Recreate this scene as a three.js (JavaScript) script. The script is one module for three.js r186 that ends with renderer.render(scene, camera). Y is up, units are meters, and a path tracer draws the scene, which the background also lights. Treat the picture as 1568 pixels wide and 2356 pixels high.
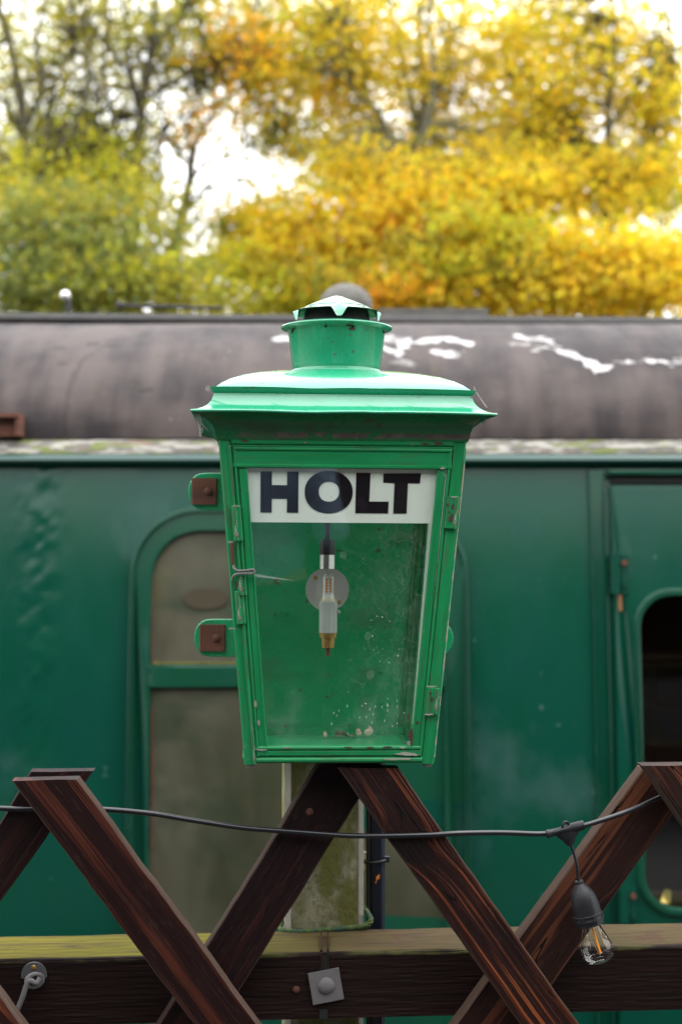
import * as THREE from 'three';
import { mergeGeometries, toCreasedNormals } from 'three/addons/utils/BufferGeometryUtils.js';
import { MarchingCubes } from 'three/addons/objects/MarchingCubes.js';

// ------------------------------------------------------------------ camera, sky, sun, exposure
// Measurements were taken on the photograph at 1568 x 2356; f is the focal length in those pixels (50 mm lens, upright frame).
const PW = 1568, PH = 2356, FPX = 3272, EYE = 1.55, TILT = Math.atan(67 / FPX);
const scene = new THREE.Scene();
const camera = new THREE.PerspectiveCamera(2 * Math.atan(PH / 2 / FPX) * 180 / Math.PI, 681 / 1024, 0.05, 600);
camera.position.set(0, EYE, 0);
camera.rotation.x = TILT;
camera.focus = 2.2;
camera.userData.fStop = 3.1;
scene.add(camera);
const renderer = new THREE.WebGLRenderer({ antialias: true });
renderer.toneMapping = THREE.LinearToneMapping;
renderer.toneMappingExposure = 1.0;
renderer.shadowMap.enabled = true;
renderer.shadowMap.type = THREE.PCFSoftShadowMap;
{ // bright even overcast, paler towards the zenith
  const w = 64, h = 64, d = new Float32Array(w * h * 4);
  for (let j = 0; j < h; j++) for (let i = 0; i < w; i++) {
    const el = Math.sin(((j + 0.5) / h - 0.5) * Math.PI), k = el < 0 ? 0.8 : 2.5 + 2.8 * el;
    d.set([k * 0.985, k * 0.995, k * 1.03, 1], (j * w + i) * 4);
  }
  const sky = new THREE.DataTexture(d, w, h, THREE.RGBAFormat, THREE.FloatType);
  sky.mapping = THREE.EquirectangularReflectionMapping; sky.colorSpace = THREE.LinearSRGBColorSpace;
  sky.magFilter = sky.minFilter = THREE.LinearFilter; sky.needsUpdate = true;
  scene.background = sky; scene.environment = sky;
  scene.backgroundIntensity = 1; scene.environmentIntensity = 1;
}
const sun = new THREE.DirectionalLight(0xfff3e2, 1.1);
sun.position.set(5, 14, -1.5); sun.target.position.set(0, 1, -3);
sun.castShadow = true; sun.shadow.radius = 45; sun.shadow.mapSize.set(2048, 2048);
Object.assign(sun.shadow.camera, { left: -14, right: 14, top: 14, bottom: -14, near: 0.5, far: 45 });
scene.add(sun, sun.target);

// ------------------------------------------------------------------ helpers
const V = (x, y, z) => new THREE.Vector3(x, y, z);
const rng = (s) => () => { s |= 0; s = s + 0x6D2B79F5 | 0; let t = Math.imul(s ^ s >>> 15, 1 | s); t = t + Math.imul(t ^ t >>> 7, 61 | t) ^ t; return ((t ^ t >>> 14) >>> 0) / 4294967296; };
const R0 = rng(7);
const hash = (x, y, s) => { let h = Math.imul(x, 374761393) ^ Math.imul(y, 668265263) ^ Math.imul(s, 2147483647 - 58); h = Math.imul(h ^ h >>> 13, 1274126177); return ((h ^ h >>> 16) >>> 0) / 4294967296; };
function vn(x, y, px = 1e9, py = 1e9, s = 0) { // value noise, periodic in px, py
  const xi = Math.floor(x), yi = Math.floor(y), a = x - xi, b = y - yi, u = a * a * (3 - 2 * a), v = b * b * (3 - 2 * b);
  const m = (k, p) => ((k % p) + p) % p, x0 = m(xi, px), x1 = m(xi + 1, px), y0 = m(yi, py), y1 = m(yi + 1, py);
  const A = hash(x0, y0, s), B = hash(x1, y0, s), C = hash(x0, y1, s), D = hash(x1, y1, s);
  return A + (B - A) * u + (C - A) * v + (A - B - C + D) * u * v;
}
function fbm(u, v, fx, fy, o = 4, s = 0) { let t = 0, a = 0.5, n = 0; for (let k = 0; k < o; k++) { t += a * vn(u * fx, v * fy, fx, fy, s + k * 17); n += a; a *= 0.55; fx *= 2; fy *= 2; } return t / n; }
const sm = (a, b, x) => { const t = Math.min(1, Math.max(0, (x - a) / (b - a))); return t * t * (3 - 2 * t); };
const mix = (a, b, t) => a + (b - a) * t;
const mix3 = (a, b, t) => [mix(a[0], b[0], t), mix(a[1], b[1], t), mix(a[2], b[2], t)];
const toS = (c) => { c = Math.min(1, Math.max(0, c)); return 255 * (c <= 0.0031308 ? c * 12.92 : 1.055 * Math.pow(c, 1 / 2.4) - 0.055); };
function tex(w, h, f, rx = 1, ry = 1) { // f(u, v) -> {c: linear colour, r: roughness, b: height}
  const C = new Uint8Array(w * h * 4), B = new Uint8Array(w * h * 4); // B: height in red, roughness in green
  for (let j = 0; j < h; j++) for (let i = 0; i < w; i++) {
    const o = f((i + 0.5) / w, (j + 0.5) / h), k = (j * w + i) * 4;
    C[k] = toS(o.c[0]); C[k + 1] = toS(o.c[1]); C[k + 2] = toS(o.c[2]);
    B[k] = 255 * Math.min(1, Math.max(0, o.b ?? 0.5)); B[k + 1] = 255 * Math.min(1, o.r ?? 0.5);
    C[k + 3] = B[k + 3] = 255;
  }
  const mk = (d, srgb) => { const t = new THREE.DataTexture(d, w, h); t.wrapS = t.wrapT = THREE.RepeatWrapping; t.magFilter = THREE.LinearFilter; t.minFilter = THREE.LinearMipmapLinearFilter; t.generateMipmaps = true; if (srgb) t.colorSpace = THREE.SRGBColorSpace; t.repeat.set(rx, ry); t.needsUpdate = true; return t; };
  return { map: mk(C, true), bump: mk(B) };
}
const lin = (r, g, b) => new THREE.Color().setRGB(r, g, b);
const std = (o) => new THREE.MeshStandardMaterial(o);
const phys = (o) => new THREE.MeshPhysicalMaterial(o);
const mapped = (t, bumpScale, o = {}) => ('specularIntensity' in o ? phys : std)({ map: t.map, roughnessMap: t.bump, roughness: 1, bumpMap: t.bump, bumpScale, ...o });

// pixel of the photograph -> direction; -> point at a distance along the view axis (used to measure the real place of things)
const cT = Math.cos(TILT), sT = Math.sin(TILT);
function ray(px, py) { const x = (px - PW / 2) / FPX, y = (PH / 2 - py) / FPX; return V(x, y * cT + sT, -cT + y * sT); }
const atZ = (px, py, z) => { const d = ray(px, py); return V(0, EYE, 0).addScaledVector(d, z / d.z); };
const used = {};
function numbered(n) { used[n] = (used[n] ?? -1) + 1; return used[n] ? n + '_' + String(used[n]).padStart(3, '0') : n; }
function shade(o) { o.castShadow = o.receiveShadow = true; return o; }
function thing(name, label, category, pos = V(0, 0, 0), group) { const g = new THREE.Group(); g.name = numbered(name); g.position.copy(pos); g.userData = { label, category }; if (group) g.userData.group = group; scene.add(g); return g; }
function part(name, geo, mat, parent, label) { const m = shade(new THREE.Mesh(Array.isArray(geo) ? merge(geo) : geo, mat)); m.name = name; if (label) m.userData.label = label; parent.add(m); return m; }
function merge(list) { return mergeGeometries(list.map((g) => { g = g.index ? g.toNonIndexed() : g; for (const k of Object.keys(g.attributes)) if (!['position', 'normal', 'uv'].includes(k)) g.deleteAttribute(k); return g; })); }
function structure(name, geo, mat) { const m = shade(new THREE.Mesh(geo, mat)); m.name = numbered(name); m.userData.kind = 'structure'; scene.add(m); return m; }

class Soup { // loose triangles with uv
  constructor() { this.p = []; this.t = []; }
  tri(a, b, c, ua, ub, uc) { this.p.push(a.x, a.y, a.z, b.x, b.y, b.z, c.x, c.y, c.z); this.t.push(...ua, ...ub, ...uc); }
  quad(a, b, c, d, ua, ub, uc, ud) { this.tri(a, b, c, ua, ub, uc); this.tri(a, c, d, ua, uc, ud); }
  build(crease) { let g = new THREE.BufferGeometry(); g.setAttribute('position', new THREE.Float32BufferAttribute(this.p, 3)); g.setAttribute('uv', new THREE.Float32BufferAttribute(this.t, 2)); if (crease) g = toCreasedNormals(g, crease); else g.computeVertexNormals(); return g; }
}
// loops: a list of stations, each a closed list of points (counter-clockwise seen from the far end); v runs 0..1 across each facet
function loft(stations, { u = null, caps = true, crease = 0, vmode = 'facet', vm = null } = {}) {
  const s = new Soup(), n = stations[0].length;
  const U = u ?? stations.reduce((acc, st, i) => { acc.push(i ? acc[i - 1] + st[0].distanceTo(stations[i - 1][0]) : 0); return acc; }, []);
  const vs = []; let acc = 0; const L = [0];
  for (let k = 0; k < n; k++) { acc += stations[0][k].distanceTo(stations[0][(k + 1) % n]); L.push(acc); }
  for (let k = 0; k < n; k++) vs.push(vm ? vm[k] : vmode === 'facet' ? [0, 1] : [L[k], L[k + 1]]);
  for (let i = 0; i + 1 < stations.length; i++) for (let k = 0; k < n; k++) {
    const A = stations[i], B = stations[i + 1], k2 = (k + 1) % n, [v0, v1] = vs[k];
    s.quad(A[k], A[k2], B[k2], B[k], [U[i], v0], [U[i], v1], [U[i + 1], v1], [U[i + 1], v0]);
  }
  if (caps) for (const [st, flip, uu] of [[stations[0], true, U[0]], [stations[stations.length - 1], false, U[U.length - 1]]]) {
    const c = st.reduce((a, p) => a.add(p), V(0, 0, 0)).divideScalar(n);
    for (let k = 0; k < n; k++) { const a = st[k], b = st[(k + 1) % n]; const ua = [uu + a.distanceTo(c) * 0.3, 0.2 + 0.6 * k / n]; flip ? s.tri(c, b, a, [uu, 0.5], ua, ua) : s.tri(c, a, b, [uu, 0.5], ua, ua); }
  }
  return s.build(crease);
}
// straight bar from A to B; A, B lie on the middle of its front face, N points out of the front; w across, h deep, c chamfer
function bar(A, B, N, w, h, c = 0.001, u0 = R0() * 3) {
  const d = B.clone().sub(A), L = d.length(); d.normalize();
  const n = N.clone().addScaledVector(d, -N.dot(d)).normalize(), a = d.clone().cross(n).normalize();
  const prof = [[-w / 2 + c, 0], [-w / 2, -c], [-w / 2, -h], [w / 2, -h], [w / 2, -c], [w / 2 - c, 0]];
  const st = [A, B].map((P) => prof.map(([x, y]) => P.clone().addScaledVector(a, x).addScaledVector(n, y)));
  st[0].reverse(); st[1].reverse();
  return loft(st, { u: [u0, u0 + L] });
}
function rod(A, B, r0, r1 = r0, seg = 12, u0 = 0) {
  const d = B.clone().sub(A).normalize(), a = Math.abs(d.y) < 0.9 ? V(0, 1, 0) : V(1, 0, 0), x = a.clone().cross(d).normalize(), y = d.clone().cross(x);
  const st = [[A, r0], [B, r1]].map(([P, r]) => Array.from({ length: seg }, (_, k) => P.clone().addScaledVector(x, r * Math.cos(2 * Math.PI * k / seg)).addScaledVector(y, r * Math.sin(2 * Math.PI * k / seg))));
  return loft(st, { u: [u0, u0 + A.distanceTo(B)], crease: 0.9, vm: Array.from({ length: seg }, (_, k) => [k / seg, (k + 1) / seg]) });
}
const tube = (pts, r, seg = 48, rad = 10) => new THREE.TubeGeometry(new THREE.CatmullRomCurve3(pts, false, 'catmullrom', 0.5), seg, r, rad);
const lathe = (pts, seg = 48, crease = 0.7) => toCreasedNormals(new THREE.LatheGeometry(pts.map(([r, y]) => new THREE.Vector2(r, y)), seg).toNonIndexed(), crease);
const place = (g, x, y, z, rx = 0, ry = 0, rz = 0) => g.applyMatrix4(new THREE.Matrix4().compose(V(x, y, z), new THREE.Quaternion().setFromEuler(new THREE.Euler(rx, ry, rz)), V(1, 1, 1)));
function boxAt(x0, x1, y0, y1, z0, z1, c = 0.001) { const z = z1; return bar(V((x0 + x1) / 2, y0, z), V((x0 + x1) / 2, y1, z), V(0, 0, 1), x1 - x0, z1 - z0, c); }

// ------------------------------------------------------------------ textures and materials
const GREEN = [0.004, 0.200, 0.064];
const chipPaint = (seed, amount, grime) => tex(1024, 64, (u, v) => {
  const edge = Math.pow(Math.abs(v - 0.5) * 2, 3), n = fbm(u, v, 110, 6, 4, seed), big = fbm(u, v, 8, 2, 3, seed + 5), k = n + (big - 0.5) * 0.3 + edge * 0.12;
  const m = fbm(u, v, 12, 2, 3, seed + 9);
  const br = vn(u * 9, v * 26, 9, 26, seed + 51); let c = [GREEN[0] * mix(0.7, 1.5, m) + 0.003, GREEN[1] * mix(0.72, 1.2, m) * mix(0.92, 1.08, br), GREEN[2] * mix(0.65, 1.25, m)], r = 0.36 + 0.12 * m, b = 0.6;
  const dirt = sm(0.54, 0.80, fbm(u, v, 20, 4, 4, seed + 21) + edge * 0.12) * grime; c = mix3(c, [0.05, 0.055, 0.035], dirt * 0.6); r += dirt * 0.25;
  const t = 1.02 - amount;
  if (k > t) { const q = vn(u * 60, v * 3, 60, 3, seed + 40); c = q < 0.62 ? [0.075, 0.03, 0.025] : q < 0.86 ? [0.17, 0.16, 0.14] : [0.36, 0.34, 0.28]; r = 0.8; b = 0.25; } else if (k > t - 0.02) { c = mix3(c, [0.1, 0.34, 0.2], 0.5); b = 0.65; }
  return { c, r, b };
});
const paintSheet = (seed, rustAmt, dirtAmt, G = GREEN, low = 0) => tex(512, 512, (u, v) => { // 0.5 m square
  const m = fbm(u, v, 4, 4, 4, seed), s = fbm(u, v, 60, 60, 2, seed + 3), sp = fbm(u, v, 40, 40, 3, seed + 8), d = fbm(u, v, 6, 10, 5, seed + 11);
  let c = [G[0] * 0.8 + 0.003, G[1] * mix(0.85, 1.12, m), G[2] * mix(0.8, 1.15, m)], r = 0.2 + 0.1 * s + 0.08 * m;
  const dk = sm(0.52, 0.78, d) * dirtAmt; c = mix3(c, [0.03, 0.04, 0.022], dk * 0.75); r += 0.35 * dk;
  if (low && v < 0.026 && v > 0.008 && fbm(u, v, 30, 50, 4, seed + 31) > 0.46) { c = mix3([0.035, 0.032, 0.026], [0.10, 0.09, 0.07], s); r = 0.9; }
  if (sp > 0.80 - rustAmt) { c = mix3(c, [0.07, 0.03, 0.02], 0.85); r = 0.8; }
  return { c, r, b: 0.5 + (s - 0.5) * 0.25 + (m - 0.5) * 0.7 };
}, 2, 2);
const T = {
  chip: [chipPaint(1, 0.10, 0.5), chipPaint(33, 0.15, 0.7), chipPaint(61, 0.21, 0.9)],
  sheet: paintSheet(5, -0.03, 0.05, [0.012, 0.27, 0.135]), cove: paintSheet(77, 0.01, 0.9, [0.004, 0.115, 0.036], 1), inner: paintSheet(91, -0.03, 0.4, [0.006, 0.26, 0.10]),  // cove green is darkened to carry the shade under the eave
};
const M = {
  frame: T.chip.map((t) => mapped(t, 0.0006, { specularIntensity: 0.5 })),
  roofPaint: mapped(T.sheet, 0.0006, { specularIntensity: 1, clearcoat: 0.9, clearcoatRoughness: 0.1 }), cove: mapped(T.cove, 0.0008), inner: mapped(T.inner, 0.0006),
};
M.rust = mapped(tex(256, 256, (u, v) => { const a = fbm(u, v, 8, 8, 5, 3), b = fbm(u, v, 20, 20, 4, 9); return { c: mix3([0.05, 0.022, 0.015], [0.17, 0.055, 0.028], sm(0.3, 0.75, a)).map((x) => x * mix(0.7, 1.25, b)), r: 0.85, b }; }, 8, 8), 0.001);
M.chrome = std({ color: lin(0.62, 0.62, 0.62), metalness: 1, roughness: 0.28 });
M.zinc = mapped(tex(256, 256, (u, v) => { const a = fbm(u, v, 10, 10, 5, 13), s = fbm(u, v, 60, 60, 2, 4); return { c: [0.10 + 0.08 * a + 0.03 * s, 0.095 + 0.075 * a + 0.03 * s, 0.092 + 0.075 * a + 0.03 * s], r: 0.6 + 0.2 * a, b: s }; }, 10, 10), 0.0004, { metalness: 0.25 });
M.greyPipe = mapped(tex(256, 256, (u, v) => { const a = fbm(u, v, 6, 6, 4, 23), s = fbm(u, v, 50, 50, 2, 24); return { c: [0.36 + 0.08 * a, 0.39 + 0.07 * a, 0.38 + 0.07 * a], r: 0.62, b: s }; }, 6, 6), 0.0004);
M.brass = std({ color: lin(0.36, 0.22, 0.07), metalness: 0.75, roughness: 0.5 });
M.copper = std({ color: lin(0.13, 0.06, 0.035), metalness: 0.4, roughness: 0.6 });
M.blackRubber = mapped(tex(128, 128, (u, v) => { const a = fbm(u, v, 20, 20, 4, 31), s = fbm(u, v, 9, 9, 3, 35); return { c: mix3([0.011, 0.012, 0.016], [0.03, 0.032, 0.036], sm(0.55, 0.85, s)), r: 0.42 + 0.2 * a, b: a }; }, 20, 20), 0.0002);
M.darkVoid = std({ color: lin(0.006, 0.007, 0.007), roughness: 0.9 });
M.whitePlastic = std({ color: lin(0.72, 0.73, 0.72), roughness: 0.45 });
M.cream = std({ color: lin(0.6, 0.53, 0.36), roughness: 0.6 });
M.orange = std({ color: lin(0.75, 0.22, 0.02), roughness: 0.5 });
M.signWhite = mapped(tex(256, 128, (u, v) => { const a = fbm(u, v, 5, 3, 4, 41), s = fbm(u, v, 60, 30, 2, 43); let k = 0.97 + 0.05 * a; const sp = s > 0.9 ? 0.55 : 1; return { c: [0.64 * k * sp, 0.69 * k * sp, 0.62 * k * sp], r: 0.5 }; }), 0);
M.letter = phys({ color: lin(0.005, 0.005, 0.008), roughness: 0.6, specularIntensity: 0.2 });

// ------------------------------------------------------------------ the setting: ground, platform
M.earth = mapped(tex(256, 256, (u, v) => { const a = fbm(u, v, 8, 8, 5, 101), b = fbm(u, v, 40, 40, 3, 102); return { c: mix3([0.045, 0.04, 0.022], [0.10, 0.085, 0.03], sm(0.35, 0.7, a)).map((x) => x * mix(0.7, 1.3, b)), r: 0.95, b }; }, 60, 60), 0.02);
M.tarmac = mapped(tex(512, 512, (u, v) => { const a = fbm(u, v, 5, 5, 4, 111), b = vn(u * 180, v * 180, 180, 180, 112); return { c: [0.05, 0.049, 0.047].map((x) => x * mix(0.75, 1.25, a) * mix(0.6, 1.5, b)), r: 0.9, b }; }, 12, 12), 0.004);
{
  const g = new THREE.PlaneGeometry(400, 400); g.rotateX(-Math.PI / 2); g.translate(0, -1.4, 0);
  structure('ground', g, M.earth);
  const p = boxAt(-12, 12, -1.396, 0, -2.75, 6.9, 0.01); { const a = p.attributes.position, t = p.attributes.uv; for (let i = 0; i < a.count; i++) t.setXY(i, a.getX(i) / 24, (a.getZ(i) + a.getY(i)) / 24); }
  structure('platform', p, M.tarmac);
}

// ------------------------------------------------------------------ railway carriage
const zSide = (y) => -4.24 - 0.13 * Math.pow(Math.max(0, (y + 1.2) / 1.43), 2); // y from eye level; the side leans in towards the roof
function S(px, py, off = 0) { let z = -4.3, p; for (let k = 0; k < 5; k++) { p = atZ(px, py, z + off); z = zSide(p.y - EYE); } return p; }
const coachGreen = (seed, tone) => tex(512, 512, (u, v) => {
  const a = fbm(u, v, 5, 3, 5, seed), b = fbm(u, v, 30, 12, 4, seed + 3), s = fbm(u, v, 40, 40, 3, seed + 6), sp = vn(u * 90, v * 90, 90, 90, seed + 9);
  let c = [tone[0], tone[1] * mix(0.85, 1.15, a), tone[2] * mix(0.85, 1.15, b)], r = 0.15 + 0.12 * b + 0.06 * a;
  const chalk = sm(0.62, 0.85, fbm(u, v, 7, 5, 5, seed + 14)); c = mix3(c, [0.03, 0.075, 0.065], chalk * 0.5); r += chalk * 0.2;
  if (s > 0.9) { c = mix3(c, [0.05, 0.10, 0.085], 0.5); r = 0.6; }
  return { c, r, b: 0.5 + (a - 0.5) * 0.8 + (s - 0.5) * 0.1 };
}, 0.5, 0.5);
M.coach = mapped(coachGreen(201, [0.002, 0.046, 0.0275]), 0.0014, { specularIntensity: 0.5 });
M.coachFrame = mapped(coachGreen(231, [0.005, 0.045, 0.026]), 0.0012, { specularIntensity: 0.5 });
M.cornice = mapped(coachGreen(251, [0.005, 0.045, 0.033]), 0.002);
M.hatchGrey = mapped(tex(512, 512, (u, v) => {
  const a = fbm(u, v, 4, 3, 4, 301), b = fbm(u, v, 25, 10, 4, 303), m = sm(0.40, 0.68, fbm(u, v, 3, 2, 4, 305)), sp = fbm(u, v, 60, 60, 3, 309);
  let c = mix3([0.032, 0.034, 0.019], [0.062, 0.060, 0.040], sm(0.3, 0.7, a)); c = mix3(c, [0.056, 0.046, 0.008], m * 0.8); c = mix3(c, [0.02, 0.032, 0.016], sm(0.5, 0.8, fbm(u, v, 5, 9, 4, 313)) * 0.7); c = c.map((x) => x * mix(0.85, 1.15, b)); if (sp > 0.85) c = mix3(c, [0.03, 0.03, 0.025], 0.6);
  return { c, r: 0.3 + 0.3 * b, b };
}, 0.9, 0.9), 0.001, { specularIntensity: 0.4 });
M.oval = std({ color: lin(0.036, 0.026, 0.010), roughness: 0.6 });
M.lichen = mapped(tex(1024, 64, (u, v) => { const a = fbm(u, v, 60, 5, 5, 321), b = fbm(u, v, 25, 3, 4, 323), g = fbm(u, v, 40, 4, 4, 327); let c = mix3([0.075, 0.07, 0.06], [0.24, 0.23, 0.20], sm(0.38, 0.7, a)); c = mix3(c, [0.085, 0.10, 0.02], sm(0.55, 0.72, g)); c = mix3(c, [0.13, 0.085, 0.06], sm(0.66, 0.8, b)); return { c, r: 0.9, b: a }; }, 0.4, 1), 0.004);
M.moss = mapped(tex(256, 64, (u, v) => { const a = fbm(u, v, 30, 8, 4, 331); return { c: mix3([0.04, 0.045, 0.01], [0.17, 0.15, 0.012], a), r: 0.95, b: a }; }, 2, 2), 0.003);
M.tar = mapped(tex(256, 256, (u, v) => { const a = fbm(u, v, 12, 12, 4, 341); return { c: mix3([0.010, 0.010, 0.009], [0.032, 0.030, 0.027], a), r: 0.75, b: a }; }, 2, 2), 0.002);
M.roofFitting = mapped(tex(256, 256, (u, v) => { const a = fbm(u, v, 12, 12, 4, 346); return { c: mix3([0.05, 0.048, 0.042], [0.12, 0.115, 0.1], a), r: 0.85, b: a }; }, 2, 2), 0.002);
M.windowDark = phys({ color: lin(0.75, 0.78, 0.76), transmission: 1, thickness: 0, roughness: 0.03, ior: 1.65 });
M.cabin = std({ color: lin(0.018, 0.014, 0.011), roughness: 0.8 });
M.cabinWood = std({ color: lin(0.09, 0.05, 0.022), roughness: 0.5 });
const ROOF = { z0: -4.45, y0: 0.322, a: 1.25, b: 0.52 };
const roofAt = (ph) => [ROOF.z0 - ROOF.a * (1 - Math.cos(ph)), ROOF.y0 + ROOF.b * Math.sin(ph)];
const PHS = Math.acos(0.4); // where the dark strip lies
function roofUV(px, py) { let best = 0, e = 1e9; for (let k = 0; k <= 400; k++) { const ph = PHS * k / 400, [z, y] = roofAt(ph), q = PH / 2 - FPX * Math.tan(Math.atan2(y, -z) - TILT), d = Math.abs(q - py); if (d < e) { e = d; best = ph; } } const [z] = roofAt(best); return [atZ(px, py, z).x, best / PHS]; }
{
  const peel = [[[1185, 790], [1225, 797], [1275, 802], [1330, 824], [1380, 846], [1420, 838], [1480, 830], [1568, 834], [1660, 825]], [[1200, 775], [1250, 785], [1290, 800]], [[885, 780], [930, 783], [915, 815], [890, 800]], [[895, 830], [935, 832]], [[975, 783], [1020, 778], [1075, 790]], [[1010, 812], [1040, 815]], [[640, 778], [665, 780]]].map((l) => l.map((p) => roofUV(...p)));
  const smudge = [[135, 800], [210, 790], [260, 782], [145, 835], [265, 795], [330, 770], [480, 800], [515, 790], [340, 900], [900, 845]].map((p) => roofUV(...p));
  const crease = [[250, 790], [190, 830], [165, 880], [150, 960], [150, 1000]].map((p) => roofUV(...p));
  const dl = (x, v, l, sc) => { let d = 9; for (let k = 0; k + 1 < l.length; k++) { const [ax, av] = l[k], [bx, bv] = l[k + 1], ex = bx - ax, ev = (bv - av) * sc, qx = x - ax, qv = (v - av) * sc, t = Math.min(1, Math.max(0, (qx * ex + qv * ev) / (ex * ex + ev * ev + 1e-9))); d = Math.min(d, Math.hypot(qx - t * ex, qv - t * ev)); } return d; };
  const W0 = -1.5, WW = 3.0;
  const t = tex(1536, 384, (u, v) => {
    const x = W0 + u * WW, a = fbm(u, v, 9, 4, 5, 401), b = fbm(u, v, 60, 16, 4, 403), st = fbm(u, v, 40, 2, 4, 405), n = fbm(u, v, 70, 24, 4, 407) - 0.5, sp = vn(u * 220, v * 60, 220, 60, 411);
    let c = mix3([0.018, 0.0135, 0.0145], [0.066, 0.052, 0.047], sm(0.3, 0.7, a * 0.55 + st * 0.45)).map((k) => k * mix(0.8, 1.2, b)), r = 0.62 + 0.2 * b, h = 0.4 + 0.2 * a;
    for (const l of peel) { const d = dl(x, v, l, 0.85) + n * 0.085 + (fbm(u, v, 30, 9, 3, 419) - 0.5) * 0.035; const pk = 1 - sm(0.012, 0.026, d); if (pk > 0) { c = mix3(c, mix3([0.16, 0.15, 0.145], [0.40, 0.39, 0.38], sm(0.3, 0.6, b)), pk); r = 0.8; h = mix(h, 0.25, pk); } }
    for (const [sx, sv] of smudge) { const d = Math.hypot((x - sx) / 1.6, (v - sv) * 0.85) + n * 0.03; if (d < 0.014) c = c.map((k) => k * 0.55); }
    if (dl(x, v, crease, 0.85) + n * 0.02 < 0.008) c = c.map((k) => k * 0.72);
    const ms = fbm(u, v, 50, 10, 4, 415); if (ms > 0.80) c = mix3(c, [0.05, 0.048, 0.022], 0.5); if (sp > 0.993) c = [0.6, 0.6, 0.58];
    return { c, r, b: h };
  });
  M.coachRoof = mapped(t, 0.003, { specularIntensity: 0.5 });
  const coach = thing('railway_carriage', 'dark green railway carriage with weathered grey roof behind the lantern', 'railway carriage', V(0, -0.2, -5.7));
  const cp = (name, g, m, parent = coach, label) => part(name, (Array.isArray(g) ? merge(g) : g).translate(-coach.position.x, -coach.position.y, -coach.position.z), m, parent, label);
  // the side as a fine sheet that leans in, dented at the left, with an opening for the door window
  const win = { a: S(1466, 1370), b: S(1466, 2085) }, wr = S(2150, 1700).x, rad = 0.10, wx0 = win.a.x, wy1 = win.a.y, wy0 = win.b.y;
  const xs = []; for (let x = -5; x < -1.3; x += 0.2) xs.push(x); for (let x = -1.3; x < -0.7; x += 0.01) xs.push(x); for (let x = -0.7; x < 1.3; x += 0.02) xs.push(x); for (let x = 1.3; x <= 5.01; x += 0.2) xs.push(x);
  xs.push(wx0 - 0.012, wr + 0.012); xs.sort((p, q) => p - q);
  const ys = []; for (let y = -0.2; y < EYE + 0.245; y += 0.012) ys.push(y); ys.push(wy0 - 0.012, wy1 + 0.012); ys.sort((p, q) => p - q);
  const pos = [], uv = [], idx = [];
  const dx0 = S(85, 1400).x;
  for (const y of ys) for (const x of xs) { const q = Math.exp(-Math.pow((x - dx0) / 0.06, 2)) * sm(0.6, 0.85, y) , d = q * 0.011 * (fbm(x + 7, y, 24, 20, 3, 501) - 0.45) + 0.004 * (fbm(x + 7, y, 2, 2, 2, 511) - 0.5); pos.push(x, y, zSide(y - EYE) + d); uv.push(x, y); }
  const nx = xs.length;
  for (let j = 0; j + 1 < ys.length; j++) for (let i = 0; i + 1 < nx; i++) {
    const cx = (xs[i] + xs[i + 1]) / 2, cy = (ys[j] + ys[j + 1]) / 2; if (cx > wx0 - 0.01 && cx < wr + 0.01 && cy > wy0 - 0.01 && cy < wy1 + 0.01) continue;
    const k = j * nx + i; idx.push(k, k + 1, k + nx + 1, k, k + nx + 1, k + nx);
  }
  const sg = new THREE.BufferGeometry(); sg.setAttribute('position', new THREE.Float32BufferAttribute(pos, 3)); sg.setAttribute('uv', new THREE.Float32BufferAttribute(uv, 2)); sg.setIndex(idx); sg.computeVertexNormals();
  cp('side_wall', sg, M.coach);
  // flat pieces that follow the lean of the side
  const outline = (x0, y0, x1, y1, r, step = 0.03) => { // r: radii [bl, br, tr, tl]
    const pts = [], seg = (ax, ay, bx, by) => { const n = Math.max(1, Math.round(Math.hypot(bx - ax, by - ay) / step)); for (let k = 0; k < n; k++) pts.push(new THREE.Vector2(ax + (bx - ax) * k / n, ay + (by - ay) * k / n)); };
    const arc = (cx, cy, rr, a0) => { for (let k = 0; k < 10; k++) { const a = a0 + Math.PI / 2 * k / 10; pts.push(new THREE.Vector2(cx + rr * Math.cos(a), cy + rr * Math.sin(a))); } };
    const [bl, br, tr, tl] = r.map((q) => Math.max(q, 0.001));
    seg(x0 + bl, y0, x1 - br, y0); arc(x1 - br, y0 + br, br, -Math.PI / 2); seg(x1, y0 + br, x1, y1 - tr); arc(x1 - tr, y1 - tr, tr, 0); seg(x1 - tr, y1, x0 + tl, y1); arc(x0 + tl, y1 - tl, tl, Math.PI / 2); seg(x0, y1 - tl, x0, y0 + bl); arc(x0 + bl, y0 + bl, bl, Math.PI);
    return pts;
  };
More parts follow.
